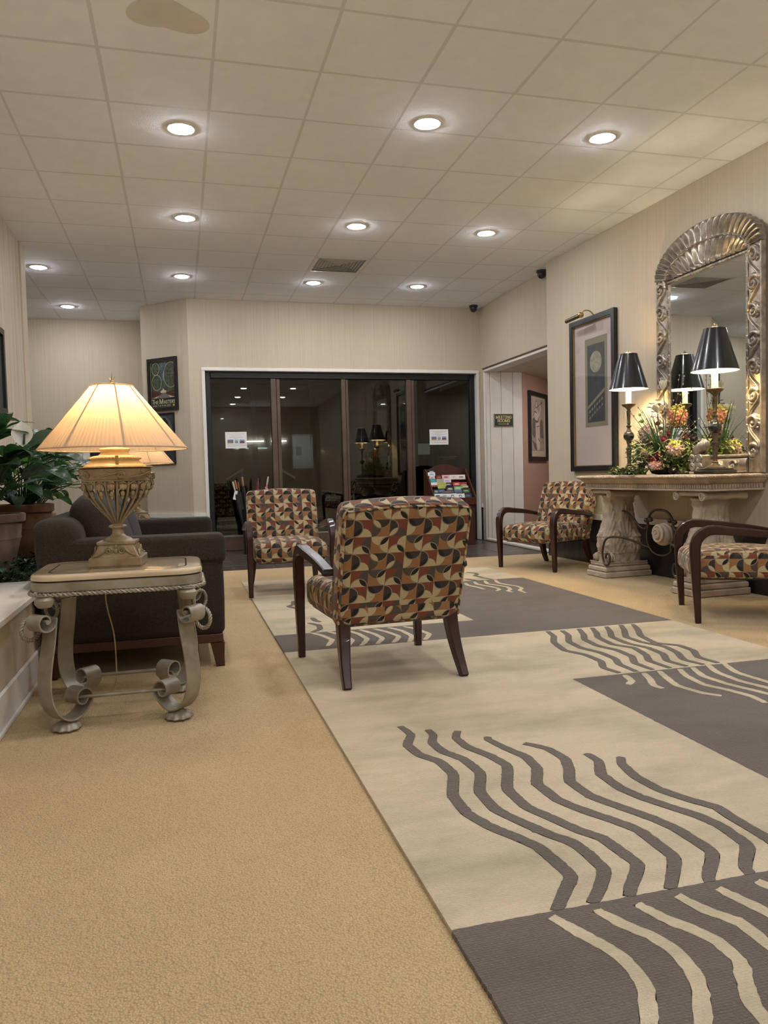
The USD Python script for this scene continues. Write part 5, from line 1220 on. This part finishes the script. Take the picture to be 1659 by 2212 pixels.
notice('white printed notice with three small photos on the right glass door', 3.612, 1.382)
pc = thing('paper_card', 'plain beige card taped inside the glass, left of the right-hand notice', 'paper', (3.385, GL + .004, 1.245), 0)
layer(pc, 'sheet', sbox(-.09, 0, .09, .158), 'paper_beige', -.002, .0008)

# ------------------------------------------------------------------ brochure rack with brochures
rk = thing('brochure_rack', 'dark wood stepped brochure rack with arched top standing before the right glass door', 'brochure rack', (3.52, 0, 0))
X0, X1 = -.283, .283
side = Polygon([(9.535, .545), (9.535, .645), (9.90, 1.03), (9.975, 1.03), (9.975, .0), (9.60, .0), (9.60, .50)])
def side_panel(x):
    m = plate(side, .016); v = np.array(m.vertices); m.vertices = np.stack([x + v[:, 2], v[:, 0], v[:, 1]], 1); return m
obj('side_panel', side_panel(X0 - .014), 'rack_wood', rk, None); obj('side_panel', side_panel(X1 - .002), 'rack_wood', rk, None)
bp = stand(plate(Polygon([(X0, .0), (X1, .0), (X1, 1.02), (.22, 1.03), (.13, 1.075), (.05, 1.092), (-.05, 1.092), (-.13, 1.075), (-.22, 1.03), (X0, 1.02)]), .012)); bp.apply_translation([0, 9.975, 0])
obj('back_board', bp, 'rack_wood', rk, None)
obj('front_board', box(X0 + .003, 9.54, .545, X1 - .003, 9.555, .640, .003), 'rack_wood', rk, None)
obj('lower_panel', box(X0 + .003, 9.605, .0, X1 - .003, 9.618, .545), 'rack_wood', rk, None)
pt = stand(plate(affinity.scale(Point(0, 0).buffer(.013, 12), 2.3, 1.2), .003)); pt.apply_translation([.02, 9.539, .598]); obj('brass_plate', pt, 'brass', rk, None)
ROWS = [.650, .708, .752, .803, .853, .895, .945]
yof = lambda z: 9.93 - (1.03 - z) * .892
for z in ROWS: obj('shelf_rail', box(X0 + .003, yof(z) + .004, z - .020, X1 - .003, yof(z) + .055, z - .012), 'rack_wood', rk, None)
BRO = [(-.254, -.149, .992, .032, (.015, .016, .017), (.5, .5, .5), 'black brochure with a white emblem at the top left of the rack'), (-.268, -.160, .949, .042, (.72, .73, .72), (.10, .30, .34), 'white brochure with teal script below the topmost black one'),
       (-.262, -.179, .905, .036, (.66, .58, .56), (.35, .12, .12), 'narrow white and pink brochure in the left column of the rack'), (-.169, -.073, .903, .048, (.09, .022, .020), (.45, .12, .08), 'maroon brochure with red lettering in the top full row'),
       (-.078, .031, .901, .050, (.62, .45, .42), (.45, .04, .04), 'pink and white brochure with a red figure in the top full row'), (.027, .149, .895, .056, (.66, .62, .50), (.45, .42, .35), 'plain cream brochure in the top full row'),
       (.133, .258, .892, .058, (.70, .66, .58), (.25, .15, .06), 'white brochure with a brown emblem at the right of the top full row'), (-.268, -.176, .863, .040, (.05, .24, .27), (.12, .38, .40), 'teal brochure at the left of the second row'),
       (-.176, -.068, .857, .043, (.36, .34, .20), (.20, .38, .38), 'tan brochure with an aqua ring in the second row'), (-.079, .038, .854, .044, (.66, .55, .56), (.35, .30, .48), 'pale pink brochure at the right end of the second row'),
       (-.267, -.165, .809, .047, (.68, .66, .63), (.45, .05, .035), 'white brochure with a red lower edge in the third row'), (-.184, -.056, .775, .078, (.42, .42, .10), (.18, .28, .06), 'tall yellow-green map brochure in the middle of the rack'),
       (-.079, .037, .808, .040, (.016, .016, .016), (.45, .43, .40), 'black brochure with a white crest in the third row'), (.043, .158, .808, .043, (.48, .028, .024), (.70, .55, .50), 'bright red brochure in the third row'),
       (.148, .247, .805, .042, (.25, .03, .025), (.45, .30, .10), 'dark red brochure with a gold band beside the bright red one'), (-.079, .046, .741, .056, (.014, .013, .012), (.55, .52, .48), 'black brochure with a white crest in the fourth row'),
       (.035, .175, .755, .040, (.20, .42, .12), (.60, .58, .45), 'green and white brochure in the fourth row'), (.168, .256, .776, .020, (.45, .50, .28), (.35, .10, .08), 'low pale green brochure at the right of the fourth row'),
       (-.259, -.182, .718, .040, (.05, .085, .065), (.45, .48, .45), 'dark green brochure at the left of the fifth row'), (-.190, -.098, .723, .037, (.06, .10, .22), (.25, .32, .45), 'blue brochure beside the dark green one in the fifth row'),
       (.031, .143, .709, .040, (.10, .15, .28), (.05, .10, .06), 'blue landscape brochure right of centre in the fifth row'), (.132, .268, .706, .060, (.012, .018, .012), (.20, .42, .08), 'black brochure with a green leaf at the right of the fifth row'),
       (-.155, .026, .715, .022, (.10, .10, .10), (.35, .16, .12), 'low dark brochure in the middle of the fifth row'),
       (-.276, -.163, .652, .054, (.70, .70, .68), (.06, .06, .07), 'white brochure with black script at the left of the bottom row'), (-.181, -.069, .649, .055, (.64, .68, .70), (.22, .34, .42), 'white and blue brochure second from left in the bottom row'),
       (-.076, .047, .650, .053, (.70, .68, .68), (.06, .08, .25), 'white brochure with a blue arch emblem in the middle of the bottom row'), (.031, .160, .646, .052, (.70, .69, .68), (.07, .09, .27), 'white brochure with a blue arch emblem fourth in the bottom row'),
       (.146, .265, .650, .044, (.016, .026, .06), (.12, .16, .26), 'dark blue brochure at the right end of the bottom row')]
for k, (a, b, z, h, c1, c2, lab) in enumerate(BRO):
    t = thing('brochure', lab, 'brochure', (3.52 + (a + b) / 2, yof(z) + .012 - .0012 * (k % 3), z - .0115), 0, 'brochures in the rack')
    w = b - a - .004
    lean = math.radians(-22)
    def leaned(poly, d, h_):
        q = stand(plate(poly, h_)); q.apply_translation([0, -d, 0]); return mv(q, rx=lean)
    obj('cover', leaned(sbox(-w / 2, 0, w / 2, h + .010), 0, .0035), plain(f'brochure_{k}', c1, .35), t, None)
    if k in (8, 25, 26): g = Point(0, h * .45).buffer(min(w, h) * .42).difference(Point(0, h * .4).buffer(min(w, h) * .26)).intersection(sbox(-1, .002, 1, 1))
    elif k == 10: g = sbox(-w / 2 + .001, .002, w / 2 - .001, h * .34)
    elif k == 11: g = unary_union([sbox(-w / 2 + rng.uniform(0, .09), zz, -w / 2 + rng.uniform(.1, w), zz + .004) for zz in np.arange(.008, h, .012)]).intersection(sbox(-w / 2, 0, w / 2, h))
    elif k in (20, 14, 17): g = Polygon([(-w / 2, .002), (w / 2, .002), (w / 2, h * .35), (0, h * .55), (-w / 2, h * .3)])
    else: g = unary_union([affinity.scale(Point(0, h * .62).buffer(1), w * .30, h * .16), sbox(-w * .34, h * .26, w * .34, h * .36)])
    obj('cover_print', leaned(g, .0036, .0003), plain(f'brochure_print_{k}', c2, .4), t, None)

# ------------------------------------------------------------------ umbrellas in a stand
us = thing('umbrella_stand', 'dark cylindrical umbrella stand behind the far armchair, before the left glass doors', 'umbrella stand', (.88, 9.90, 0))
obj('stand', cat([lathe([(.11, .0008), (.125, .004), (.125, .02), (.12, .03), (.13, .55), (.138, .56), (.138, .575), (.126, .575), (.117, .04), (.01, .035)], 32)]), 'bronze_dark', us, 40)
UM = [((.643, .930), 'paper_beige', 'near_black', 'umbrella with a pale grey handle at the far left of the stand'), ((.672, .945), 'wood_handle', 'near_black', 'umbrella with a ribbed tan wooden handle and a white tag'), ((.708, .925), plain('wood_dark', (.22, .085, .035), .4), 'near_black', 'umbrella with a short reddish wooden handle'),
      ((.764, .985), 'wood_handle', 'near_black', 'upright umbrella with a pale wooden handle above the others'), ((.968, .965), plain('magenta', (.16, .022, .055), .5), plain('magenta', (.16, .022, .055)), 'furled magenta umbrella in the stand'), ((1.098, .985), 'paper_beige', plain('pink_stripe', (.52, .10, .20), .5), 'umbrella with white handle and pink-striped canopy leaning right')]
for k, ((x, z), hm, cm, lab) in enumerate(UM):
    t = thing('umbrella', lab, 'umbrella', (.88, 9.90, 0), 0, 'umbrellas in the stand')
    top = np.array([x - .88, -.02 + .012 * (k % 3), z]); foot = np.array([(x - .88) * .20, .015 * (k - 2.5), .05]); d = top - foot; d /= np.linalg.norm(d)
    a, b = top - d * .115, top - d * .20
    if k == 4: a = top - d * .02
    h = [top - d * q for q in np.linspace(0, .115, 12)] if k != 4 else [top, a]
    obj('handle', tube(h, [.009 + .0025 * (j % 2) * (k in (1, 3)) + .003 * math.sin(PI * j / 11) for j in range(len(h))] if k != 4 else [.006, .010], 10), hm, t, 50)
    obj('canopy', tube([a, a - d * .03, b, foot + d * .3, foot], [.007, .016, .024, .022, .006], 12), cm, t, 50)
    if k == 5:
        q = [a - d * (.03 + .0022 * i) + .0 for i in range(60)]; A = np.cross(d, [0, 1, 0]); A /= np.linalg.norm(A); B = np.cross(d, A)
        obj('stripe', tube([p + (A * math.cos(i * .35) + B * math.sin(i * .35)) * np.interp(i, [0, 59], [.017, .026]) for i, p in enumerate(q)], .0035, 5), 'paper', t, True)
    if k == 1:
        tg = stand(plate(sbox(-.020, -.115, .020, 0), .001)); obj('tag', mv(tg, tuple(a - d * .01 + np.array([-.012, -.03, -.01])), ry=math.radians(14)), 'paper', t, None)

# ------------------------------------------------------------------ things seen dimly through the glass
ps = thing('plant_stand', 'thin black wire stand with a white dish, dim behind the right glass door', 'plant stand', (3.95, 11.0, 0))
obj('wire_frame', cat([tube([(sx * .2, sy * .15, 0), (sx * .2, sy * .15, 1.34)], .006, 6) for sx in (-1, 1) for sy in (-1, 1)] + [tube([(-.2, -.15, z), (.2, -.15, z), (.2, .15, z), (-.2, .15, z)], .005, 6, True) for z in (.95, 1.18, 1.33)] + [tube([(-.2, -.15, .75), (.2, -.15, 1.18)], .004, 5), tube([(.2, -.15, .75), (-.2, -.15, 1.18)], .004, 5)]), 'black_satin', ps)
obj('dish', mv(lathe([(.02, .0), (.08, .004), (.15, .03), (.145, .034), (.05, .012)], 28), (0, 0, 1.187)), 'paper', ps, 40)
for s, lab in ((-1, 'left sloping white handrail, dim beyond the glass doors'), (1, 'right sloping white handrail, dim beyond the glass doors')):
    hr = thing('handrail', lab, 'handrail', (1.26, 12.4, 0), 0, 'handrails beyond the glass')
    obj('rail', cat([rect_sweep([(s * .28, 0, 1.12), (s * .55, 0, .955)], (0, 1, 0), .05, .03), cyl((s * .30, 0, 0), (s * .30, 0, 1.10), .02, 8)]), 'paint_white', hr, None)
wd = thing('window_lettering', 'reversed pale letters on the outer glass, low behind the middle mullion', 'lettering', (2.78, 13.28, .53), 0)
def rev(s, cx):
    q = meshkit.text_mesh(s, .125, .002, True); v = np.array(q.vertices); v[:, 0] = cx - (v[:, 0] - q.bounds[0][0]); q.vertices = v; q.faces = q.faces[:, ::-1]; return stand(q)
obj('letter', rev('N', .21), plain('letter_pale', (.62, .70, .66), .6), wd, None)
obj('letter', rev('ES', -.13), 'letter_pale', wd, None)
obj('dash', box(-.26, -.002, .048, -.10, .0, .066), 'letter_pale', wd, None)
# ------------------------------------------------------------------ potted plants on the planting bed
def blade(Ln, Wd, el, droop, nv=9, fold=.25, wave_=.0, peak=.42): return leaf_geo(Ln, Wd, el, droop, nv, fold, wave_, peak)
def put_leaf(t, v, f, uv, m, at, az, parent_name='leaf', roll=0.0):
    v = v.copy()
    if roll: c, s = math.cos(roll), math.sin(roll); v = np.stack([v[:, 0], c * v[:, 1] - s * v[:, 2], s * v[:, 1] + c * v[:, 2]], 1)
    c, s = math.cos(az), math.sin(az); v = np.stack([c * v[:, 0] - s * v[:, 1], s * v[:, 0] + c * v[:, 1], v[:, 2]], 1) + np.array(at)
    o = t.GetAttribute('xformOp:translate').Get()
    if t.GetName() in ('peace_lily', 'broadleaf_plant', 'broadleaf_plant_001'):            # nothing through the wall or the sofa
        w = v + np.array(o)
        if w[:, 0].min() < -1.42 or ((w[:, 0] > -.74) & (w[:, 1] > 3.9) & (w[:, 1] < 6.0) & (w[:, 2] < .93)).any() or (np.hypot(w[:, 0] + .36, w[:, 1] - 6.36).min() < .34 and w[:, 2].max() > .6): return None
    return obj(parent_name, TM(v, f), m, t, True, uv=uv)
def pot(t, r0, r1, h, m):
    obj('pot', lathe([(r0 * .6, .0005), (r0, .002), (r0 * 1.02, .02), (r1 * .90, h * .60), (r1 * .915, h * .615), (r1 * .93, h * .64), (r1 * .92, h * .66), (r1 * .95, h * .86), (r1 * 1.02, h * .875), (r1 * 1.04, h * .90), (r1 * 1.04, h * .985), (r1 * 1.01, h), (r1 * .93, h), (r1 * .92, h * .90), (.01, h * .90)], 40), m, t, 40)
    obj('soil', lathe([(r1 * .915, h * .905), (r1 * .5, h * .93), (.005, h * .94)], 24), 'soil', t, True)
def lily(t, h, n, reach, Lr, Wr, seed, az_range=(0, 2 * PI), el=(1.35, .35), mats=('leaf_dark',), tall=()):
    g = np.random.default_rng(seed); stems = []
    spec = [(g.uniform(*az_range), g.uniform(min(el), max(el)), g.uniform(*Lr), g.uniform(*reach), mats[int(g.integers(len(mats)))]) for _ in range(n)]
    for az, e0, L, R, m in spec + list(tall):
        tip = np.array([R * math.cos(e0) * math.cos(az), R * math.cos(e0) * math.sin(az), h + R * math.sin(e0)]); base = np.array([.04 * math.cos(az), .04 * math.sin(az), h])
        mid = (base + tip) / 2 + np.array([0, 0, .12 * R])
        st = tube(spline([base, mid, tip], 10), np.linspace(.0055, .003, 10), 5)
        W = L * g.uniform(.36, .46)
        v, f, uv = blade(L, W, e0 * .55 + .15, g.uniform(.9, 1.7), 10, .18, .05)
        if put_leaf(t, v, f, uv, m, tip, az + g.uniform(-.3, .3), roll=g.uniform(-.4, .4)): stems.append(st)
    obj('stems', cat(stems), 'stem_green', t, True, kind='stuff')
ZB = .401
p1 = thing('peace_lily', 'large peace lily with white spathe in the clay pot at the left edge', 'potted plant', (-1.16, 4.96, ZB))
pot(p1, .165, .245, .395, 'terracotta')
lily(p1, .36, 46, (.26, .56), (.22, .33), .4, 3, (-2.2, .9), (1.45, .35), ('leaf_dark', 'leaf_dark', 'leaf_dark', 'leaf_pale'),
     [(-.15, .75, .34, .34, 'leaf_pale'), (-.65, .62, .36, .30, 'leaf_pale'), (-.55, .95, .32, .40, 'leaf_pale')])
sp = np.array([.29, -.17, .78]); stm = tube(spline([(.03, 0, .37), (.15, -.08, .62), sp], 16), .004, 6); obj('flower_stalk', stm, 'stem_green', p1, True)
v, f, uv = blade(.15, .115, 1.45, -.2, 8, .35, 0, .5); put_leaf(p1, v, f, uv, 'spathe', sp, 1.75, 'spathe')
obj('spadix', tube([sp + (.008, -.006, .015), sp + (.014, -.010, .075)], [.007, .005], 8), 'leaf_pale', p1, True)
p2 = thing('broadleaf_plant', 'bushy dark-leaved plant in an orange clay pot behind the sofa back', 'potted plant', (-1.05, 5.62, ZB))
pot(p2, .14, .20, .43, 'terracotta_orange')
lily(p2, .40, 84, (.20, .56), (.15, .24), .4, 11, (-2.3, 1.2), (1.35, .15), ('leaf_dark', 'leaf_dark', 'leaf_dark', 'leaf_dark', 'leaf_bright'),
     [(-.2, .25, .24, .56, 'leaf_bright'), (-.35, .5, .24, .60, 'leaf_dark'), (.1, .4, .25, .62, 'leaf_dark'), (-.6, .30, .26, .62, 'leaf_dark'), (-.45, .12, .22, .60, 'leaf_bright')])
p3 = thing('broadleaf_plant', 'tall plant with one upright bright leaf against the far wall, behind the peace lily', 'potted plant', (-1.12, 6.3, ZB))
pot(p3, .13, .18, .34, 'terracotta')
lily(p3, .31, 26, (.30, .55), (.20, .28), .4, 21, (-2.4, .8), (1.45, .6), ('leaf_dark', 'leaf_bright'))
for k, (dx, dy, L, el, az) in enumerate(((.03, -.06, .32, 1.52, -1.2), (.16, .05, .27, 1.40, -.9))):
    tip = np.array([dx, dy, .66 if k == 0 else .55]); obj('stalk', tube(spline([(0, 0, .31), (dx * .5, dy * .5, .40), tip], 8), .005, 6), 'stem_green', p3, True)
    v, f, uv = blade(L, .155, el, .25, 10, .12, .03, .45); put_leaf(p3, v, f, uv, 'leaf_bright', tip, az)
iv = thing('ivy', 'low dark ivy creeping over the gravel beside the clay pot', 'ivy', (-.98, 4.85, ZB))
g = np.random.default_rng(5); lv = []; vines = []
for k in range(26):
    p = np.array([g.uniform(-.10, .14), g.uniform(-.28, .45), .004]); a = g.uniform(0, 2 * PI); path = [p]
    for q in range(7): a += g.uniform(-.6, .6); p = p + np.array([.035 * math.cos(a), .035 * math.sin(a), 0]); p[0] = min(max(p[0], -.2), .17); p = np.array([p[0], p[1], g.uniform(.01, .11)]); path.append(p)
    vines.append(tube(spline(path, 20), .0022, 4))
    for p in path:
        for r in range(3):
            v, f, uv = leaf_geo(g.uniform(.03, .05), g.uniform(.026, .04), g.uniform(-.1, .9), .7, 3, .2, 0, .35); lv.append(mv(TM(v, f), p + g.normal(0, .012, 3) * (1, 1, .3) + (0, 0, .012), rz=g.uniform(0, 2 * PI)))
obj('vines', cat(vines), 'stem_green', iv, True, kind='stuff'); obj('leaves', cat(lv), 'ivy', iv, True, kind='stuff')

# ------------------------------------------------------------------ silk flower arrangement on the console
FY = 5.50
fa = thing('flower_arrangement', 'mixed silk flower arrangement with hydrangeas, magnolias and trailing greenery on the console', 'flower arrangement', (RW(FY) - .30, FY, CTOP + .0008), -37)
g = np.random.default_rng(17)
obj('bowl', lathe([(.06, .0005), (.10, .01), (.135, .07), (.14, .10), (.125, .10), (.02, .09)], 28), 'bronze_dark', fa, 40)
C0 = np.array([0, 0, .10])
for n_, c1, c2 in (('foliage_green', (.09, .15, .04), (.17, .23, .06)), ('foliage_dark', (.022, .05, .022), (.05, .085, .03)), ('foliage_lime', (.32, .34, .07), (.18, .25, .06))): mat(n_, c1, .55, noise=30, col2=c2)
def foliage(name, m, n, rx, ry, z, Lr, seed, ctr=(0, 0)):
    q = np.random.default_rng(seed); out = []
    for k in range(n):
        a = q.uniform(0, 2 * PI); r = q.uniform(.35, 1) ** .6; p = np.array([ctr[0] + rx * r * math.cos(a), ctr[1] + ry * r * math.sin(a), q.uniform(*z)])
        L = q.uniform(*Lr); v, f, uv = leaf_geo(L, L * q.uniform(.4, .6), q.uniform(-.3, 1.0), q.uniform(.4, 1.2), 4, .25)
        out.append(mv(TM(v, f), p, rz=a + q.uniform(-1, 1)))
    mm = cat(out); vv = np.array(mm.vertices); vv[:, 2] = np.maximum(vv[:, 2], .002 + .004 * q.random(len(vv))); mm.vertices = vv
    obj(name, mm, m, fa, True, kind='stuff')
foliage('trailing_foliage', 'foliage_green', 460, .27, .17, (.02, .25), (.04, .075), 1)
foliage('trailing_foliage', 'foliage_lime', 240, .25, .17, (.05, .29), (.035, .06), 2)
foliage('dark_foliage', 'foliage_dark', 150, .20, .14, (.05, .24), (.04, .07), 3)
foliage('trailing_foliage', 'foliage_green', 110, .12, .09, (.0, .06), (.03, .06), 4, (-.30, -.06))
foliage('trailing_foliage', 'foliage_lime', 150, .09, .10, (.02, .22), (.03, .07), 6, (.22, -.06))
def stem(p, q, r=.0022, m='stem_green'):
    p, q = np.array(p, float), np.array(q, float); mid = (p + q) / 2 + g.normal(0, .012, 3); obj('stem', tube(spline([p, mid, q], 10), r, 5), m, fa, True)
def hydrangea(c, r, m1, m2, lab, sc=(1, 1, 1.1)):
    out = {m1: [], m2: []}
    N = 60
    for k in range(N):
        z = 1 - 2 * (k + .5) / N; a = k * 2.39996; d = np.array([math.sqrt(1 - z * z) * math.cos(a), math.sqrt(1 - z * z) * math.sin(a), z]); p = np.array(c) + d * r * np.array(sc) * (.88 + .16 * (k % 3) / 2)
        u = np.cross(d, [0, 0, 1.]) + 1e-6; u /= np.linalg.norm(u); w = np.cross(d, u); ph = g.uniform(0, 2)
        s = r * .38
        for j in range(4):
            b = ph + j * PI / 2; e = u * math.cos(b) + w * math.sin(b); n2 = np.cross(d, e)
            V = [p, p + e * s * .6 + n2 * s * .45 + d * .003, p + e * s * 1.05 + d * s * (.30 + .25 * (j % 2)), p + e * s * .6 - n2 * s * .45 + d * .003]
            out[m2 if (d[2] > .45 or g.random() < .15) else m1].append(TM(V, [(0, 1, 2), (0, 2, 3)]))
    core = sphere(c, r * .80, 2, sc); fl = obj('hydrangea', cat([core] + out[m1]), m1, fa, None, label=lab); obj('florets', cat(out[m2]), m2, fl, None, kind='stuff')
mat('petal_coral', (.60, .27, .16), .7, noise=60, col2=(.48, .19, .12)); mat('petal_yellow', (.66, .55, .10), .7, noise=60, col2=(.50, .45, .12))
mat('petal_mauve', (.36, .27, .22), .7, noise=60, col2=(.25, .22, .17)); mat('petal_blush', (.58, .40, .34), .7, noise=60, col2=(.44, .28, .26))
mat('petal_red', (.17, .012, .022), .6, noise=50, col2=(.08, .006, .012)); mat('petal_dark', (.020, .007, .012), .6); mat('petal_cream', (.78, .74, .58), .6)
HY = [((.105, -.02, .475), .068, 'petal_coral', 'petal_yellow', 'coral hydrangea tipped yellow', (1, 1, 1.25)), ((-.135, .02, .335), .062, 'petal_mauve', 'petal_blush', 'faded mauve hydrangea', (1, 1, 1.1)), ((.085, -.13, .205), .066, 'petal_blush', 'petal_yellow', 'blush hydrangea tipped yellow', (1, 1, .9)), ((-.15, -.10, .175), .036, 'petal_blush', 'petal_yellow', 'small blush cluster', (1, 1, 1)), ((-.06, -.15, .075), .045, 'petal_blush', 'petal_coral', 'low blush cluster', (1.3, 1, .7))]
for c, r, a_, b_, lab, sc in HY: stem(C0, c, .003); hydrangea(c, r, a_, b_, lab, sc)
def rose(c, r, m, lab, face=(0, -1, .35)):
    d = np.array(face, float); d /= np.linalg.norm(d); u = np.cross(d, [0, 0, 1.]); u /= np.linalg.norm(u); w = np.cross(u, d); out = [sphere(c, r * .62, 2)]
    for layer_, (n, rr, tilt) in enumerate(((5, .55, .9), (6, .8, .6), (7, 1.0, .2))):
        for j in range(n):
            b = 2 * PI * (j + .5 * layer_) / n; e = u * math.cos(b) + w * math.sin(b); s2 = np.cross(d, e); V = []
            for iu in (-1, -.4, .4, 1):
                for iv in (0, .5, 1): V.append(np.array(c) + e * r * rr * (.55 + .5 * iv * math.cos(tilt)) + d * r * (.5 * iv * math.sin(tilt + .5) - .1) + s2 * r * .42 * iu * (.6 + .4 * iv) - e * r * .1 * iu * iu)
            F = [(a * 3 + k, a * 3 + k + 1, (a + 1) * 3 + k + 1, (a + 1) * 3 + k) for a in range(3) for k in range(2)]; out.append(TM(V, F))
    obj('ranunculus', cat(out), m, fa, 60, label=lab)
for c, r, m in (((.0, -.12, .285), .026, 'petal_red'), ((-.035, -.16, .165), .028, 'petal_red'), ((-.065, -.15, .115), .034, 'petal_red'), ((-.095, -.14, .13), .026, 'petal_red'), ((.165, .02, .30), .030, 'petal_red'), ((.225, -.02, .285), .032, 'petal_dark'), ((-.115, -.06, .255), .026, 'petal_dark'), ((.075, -.17, .035), .040, 'petal_dark'), ((.04, -.02, .33), .022, 'petal_red'), ((-.05, .0, .42), .018, 'petal_red')):
    stem(C0, c); rose(c, r, m, ('deep red' if m == 'petal_red' else 'nearly black') + ' ranunculus bloom')
def magnolia(c, L, open_, lab):
    out = []
    for ring_, n in ((0, 3), (1, 5)):
        for j in range(n):
            v, f, uv = leaf_geo(L * (.9 + .1 * ring_), L * .55, 1.5 - open_ * (.6 + .5 * ring_), -.5, 6, .35, 0, .5); out.append(mv(TM(v, f), c, rz=2 * PI * (j + .4 * ring_) / n))
    obj('magnolia', cat(out), 'petal_cream', fa, True, label=lab)
stem(C0, (-.005, -.02, .69), .003); magnolia((-.005, -.02, .69), .095, .5, 'upright cream magnolia'); stem(C0, (-.045, -.05, .50), .003); magnolia((-.045, -.07, .50), .10, .85, 'open cream magnolia')
# grasses, twigs, buds, orchid sprays
for k in range(34):
    a = g.uniform(0, 2 * PI); el = g.uniform(.9, 1.45); L = g.uniform(.28, .52); v, f, uv = leaf_geo(L, g.uniform(.008, .02), el, g.uniform(.1, .9), 10, .3, 0, .3)
    put_leaf(fa, v, f, uv, 'leaf_dark' if k % 3 else 'leaf_pale', (.05 * math.cos(a), .04 * math.sin(a), .12), a, 'grass_blade')
for k in range(9):
    a = g.uniform(PI * .75, PI * 1.3) if k < 6 else g.uniform(-.4, .4); L = g.uniform(.40, .55); v, f, uv = leaf_geo(L, .007, 1.25, 2.1, 14, .2, 0, .3); put_leaf(fa, v, f, uv, 'leaf_dark', (0, 0, .15), a, 'grass_blade')
mat('twig', (.10, .065, .04), .8); mat('twig_pale', (.34, .29, .19), .8)
tips = [(.16, .02, .78), (.20, .04, .70), (.12, .06, .82), (-.26, -.02, .52), (-.20, .02, .56), (.26, -.06, .44), (.33, -.08, .42), (.06, .05, .74)]
for p in tips:
    P = spline([C0, np.array(p) * .5 + np.array([0, 0, .10]) + g.normal(0, .02, 3), p], 16); tw = obj('twig', tube(P, np.linspace(.003, .0014, 16), 5), 'twig', fa, True)
    obj('buds', cat([sphere(P[i] + g.normal(0, .008, 3), .006, 1, (1, 1, 1.4)) for i in (8, 10, 12, 14, 15)]), 'twig_pale', tw, True, kind='stuff')
for k in range(7):
    a = g.uniform(0, 2 * PI); c = np.array([g.uniform(-.2, .25), -.14, g.uniform(.08, .24)]); th = np.linspace(0, g.uniform(3, 5), 24); r = g.uniform(.05, .10)
    obj('curly_vine', tube(np.stack([c[0] + r * np.cos(th + a), c[1] - .03 * np.sin(th), c[2] + r * .7 * np.sin(th + a)], 1), .0028, 5), 'twig_pale', fa, True)
for s, n in (((-.10, .0, .50), 5), ((.07, .05, .38), 4), ((-.02, .03, .56), 3)):
    for j in range(n):
        c = np.array(s) + g.normal(0, .03, 3); out = [mv(TM(*leaf_geo(.030, .012, .3, .4, 3)[:2]), c, rz=2 * PI * q / 5, rx=.5) for q in range(5)]
        obj('orchid', cat(out), 'petal_red', fa, True)
    stem(C0, s)
for c, r in (((-.17, -.04, .445), .017), ((-.19, .0, .50), .012)): stem((-.06, 0, .3), c, .0016); obj('seed_pod', sphere(c, r, 2), 'foliage_lime', fa, True)

# ------------------------------------------------------------------ carved ornament between the flowers and the near lamp
OY = 5.03
oc = thing('carved_ornament', 'small carved scroll and shell ornament between the flowers and the near black lamp', 'ornament', (RW(OY) - .33, OY, CTOP + .0008), RW_ROT + 180)
obj('scroll_base', cat([box(-.075, -.05, .0, .075, .05, .022, .006)] + [tube(np.stack([s * (.036 + np.linspace(.030, .006, 40) * np.cos(np.linspace(0, 4.4 * PI, 40))), np.full(40, -.045 + .0), z + np.linspace(.030, .006, 40) * np.sin(np.linspace(0, 4.4 * PI, 40))], 1), .0085, 7) for s in (-1, 1) for z in (.055, .118)] + [rbox(-.068, -.042, .018, .068, .045, .150, .02, 0)]), 'mirror_frame', oc, 50)
k = np.linspace(0, PI, 22); rings = []
for q in k:
    th = np.arange(36) * 2 * PI / 36; r = .075 * math.sin(q) ** .7 * (1 + .10 * np.cos(12 * th)); rings.append(np.stack([.010 + r * np.cos(th), .0 + r * .6 * np.sin(th), .195 - .050 * math.cos(q) + .025 * np.cos(th)], 1))
obj('shell', loft(rings), 'mirror_frame', oc, 50)
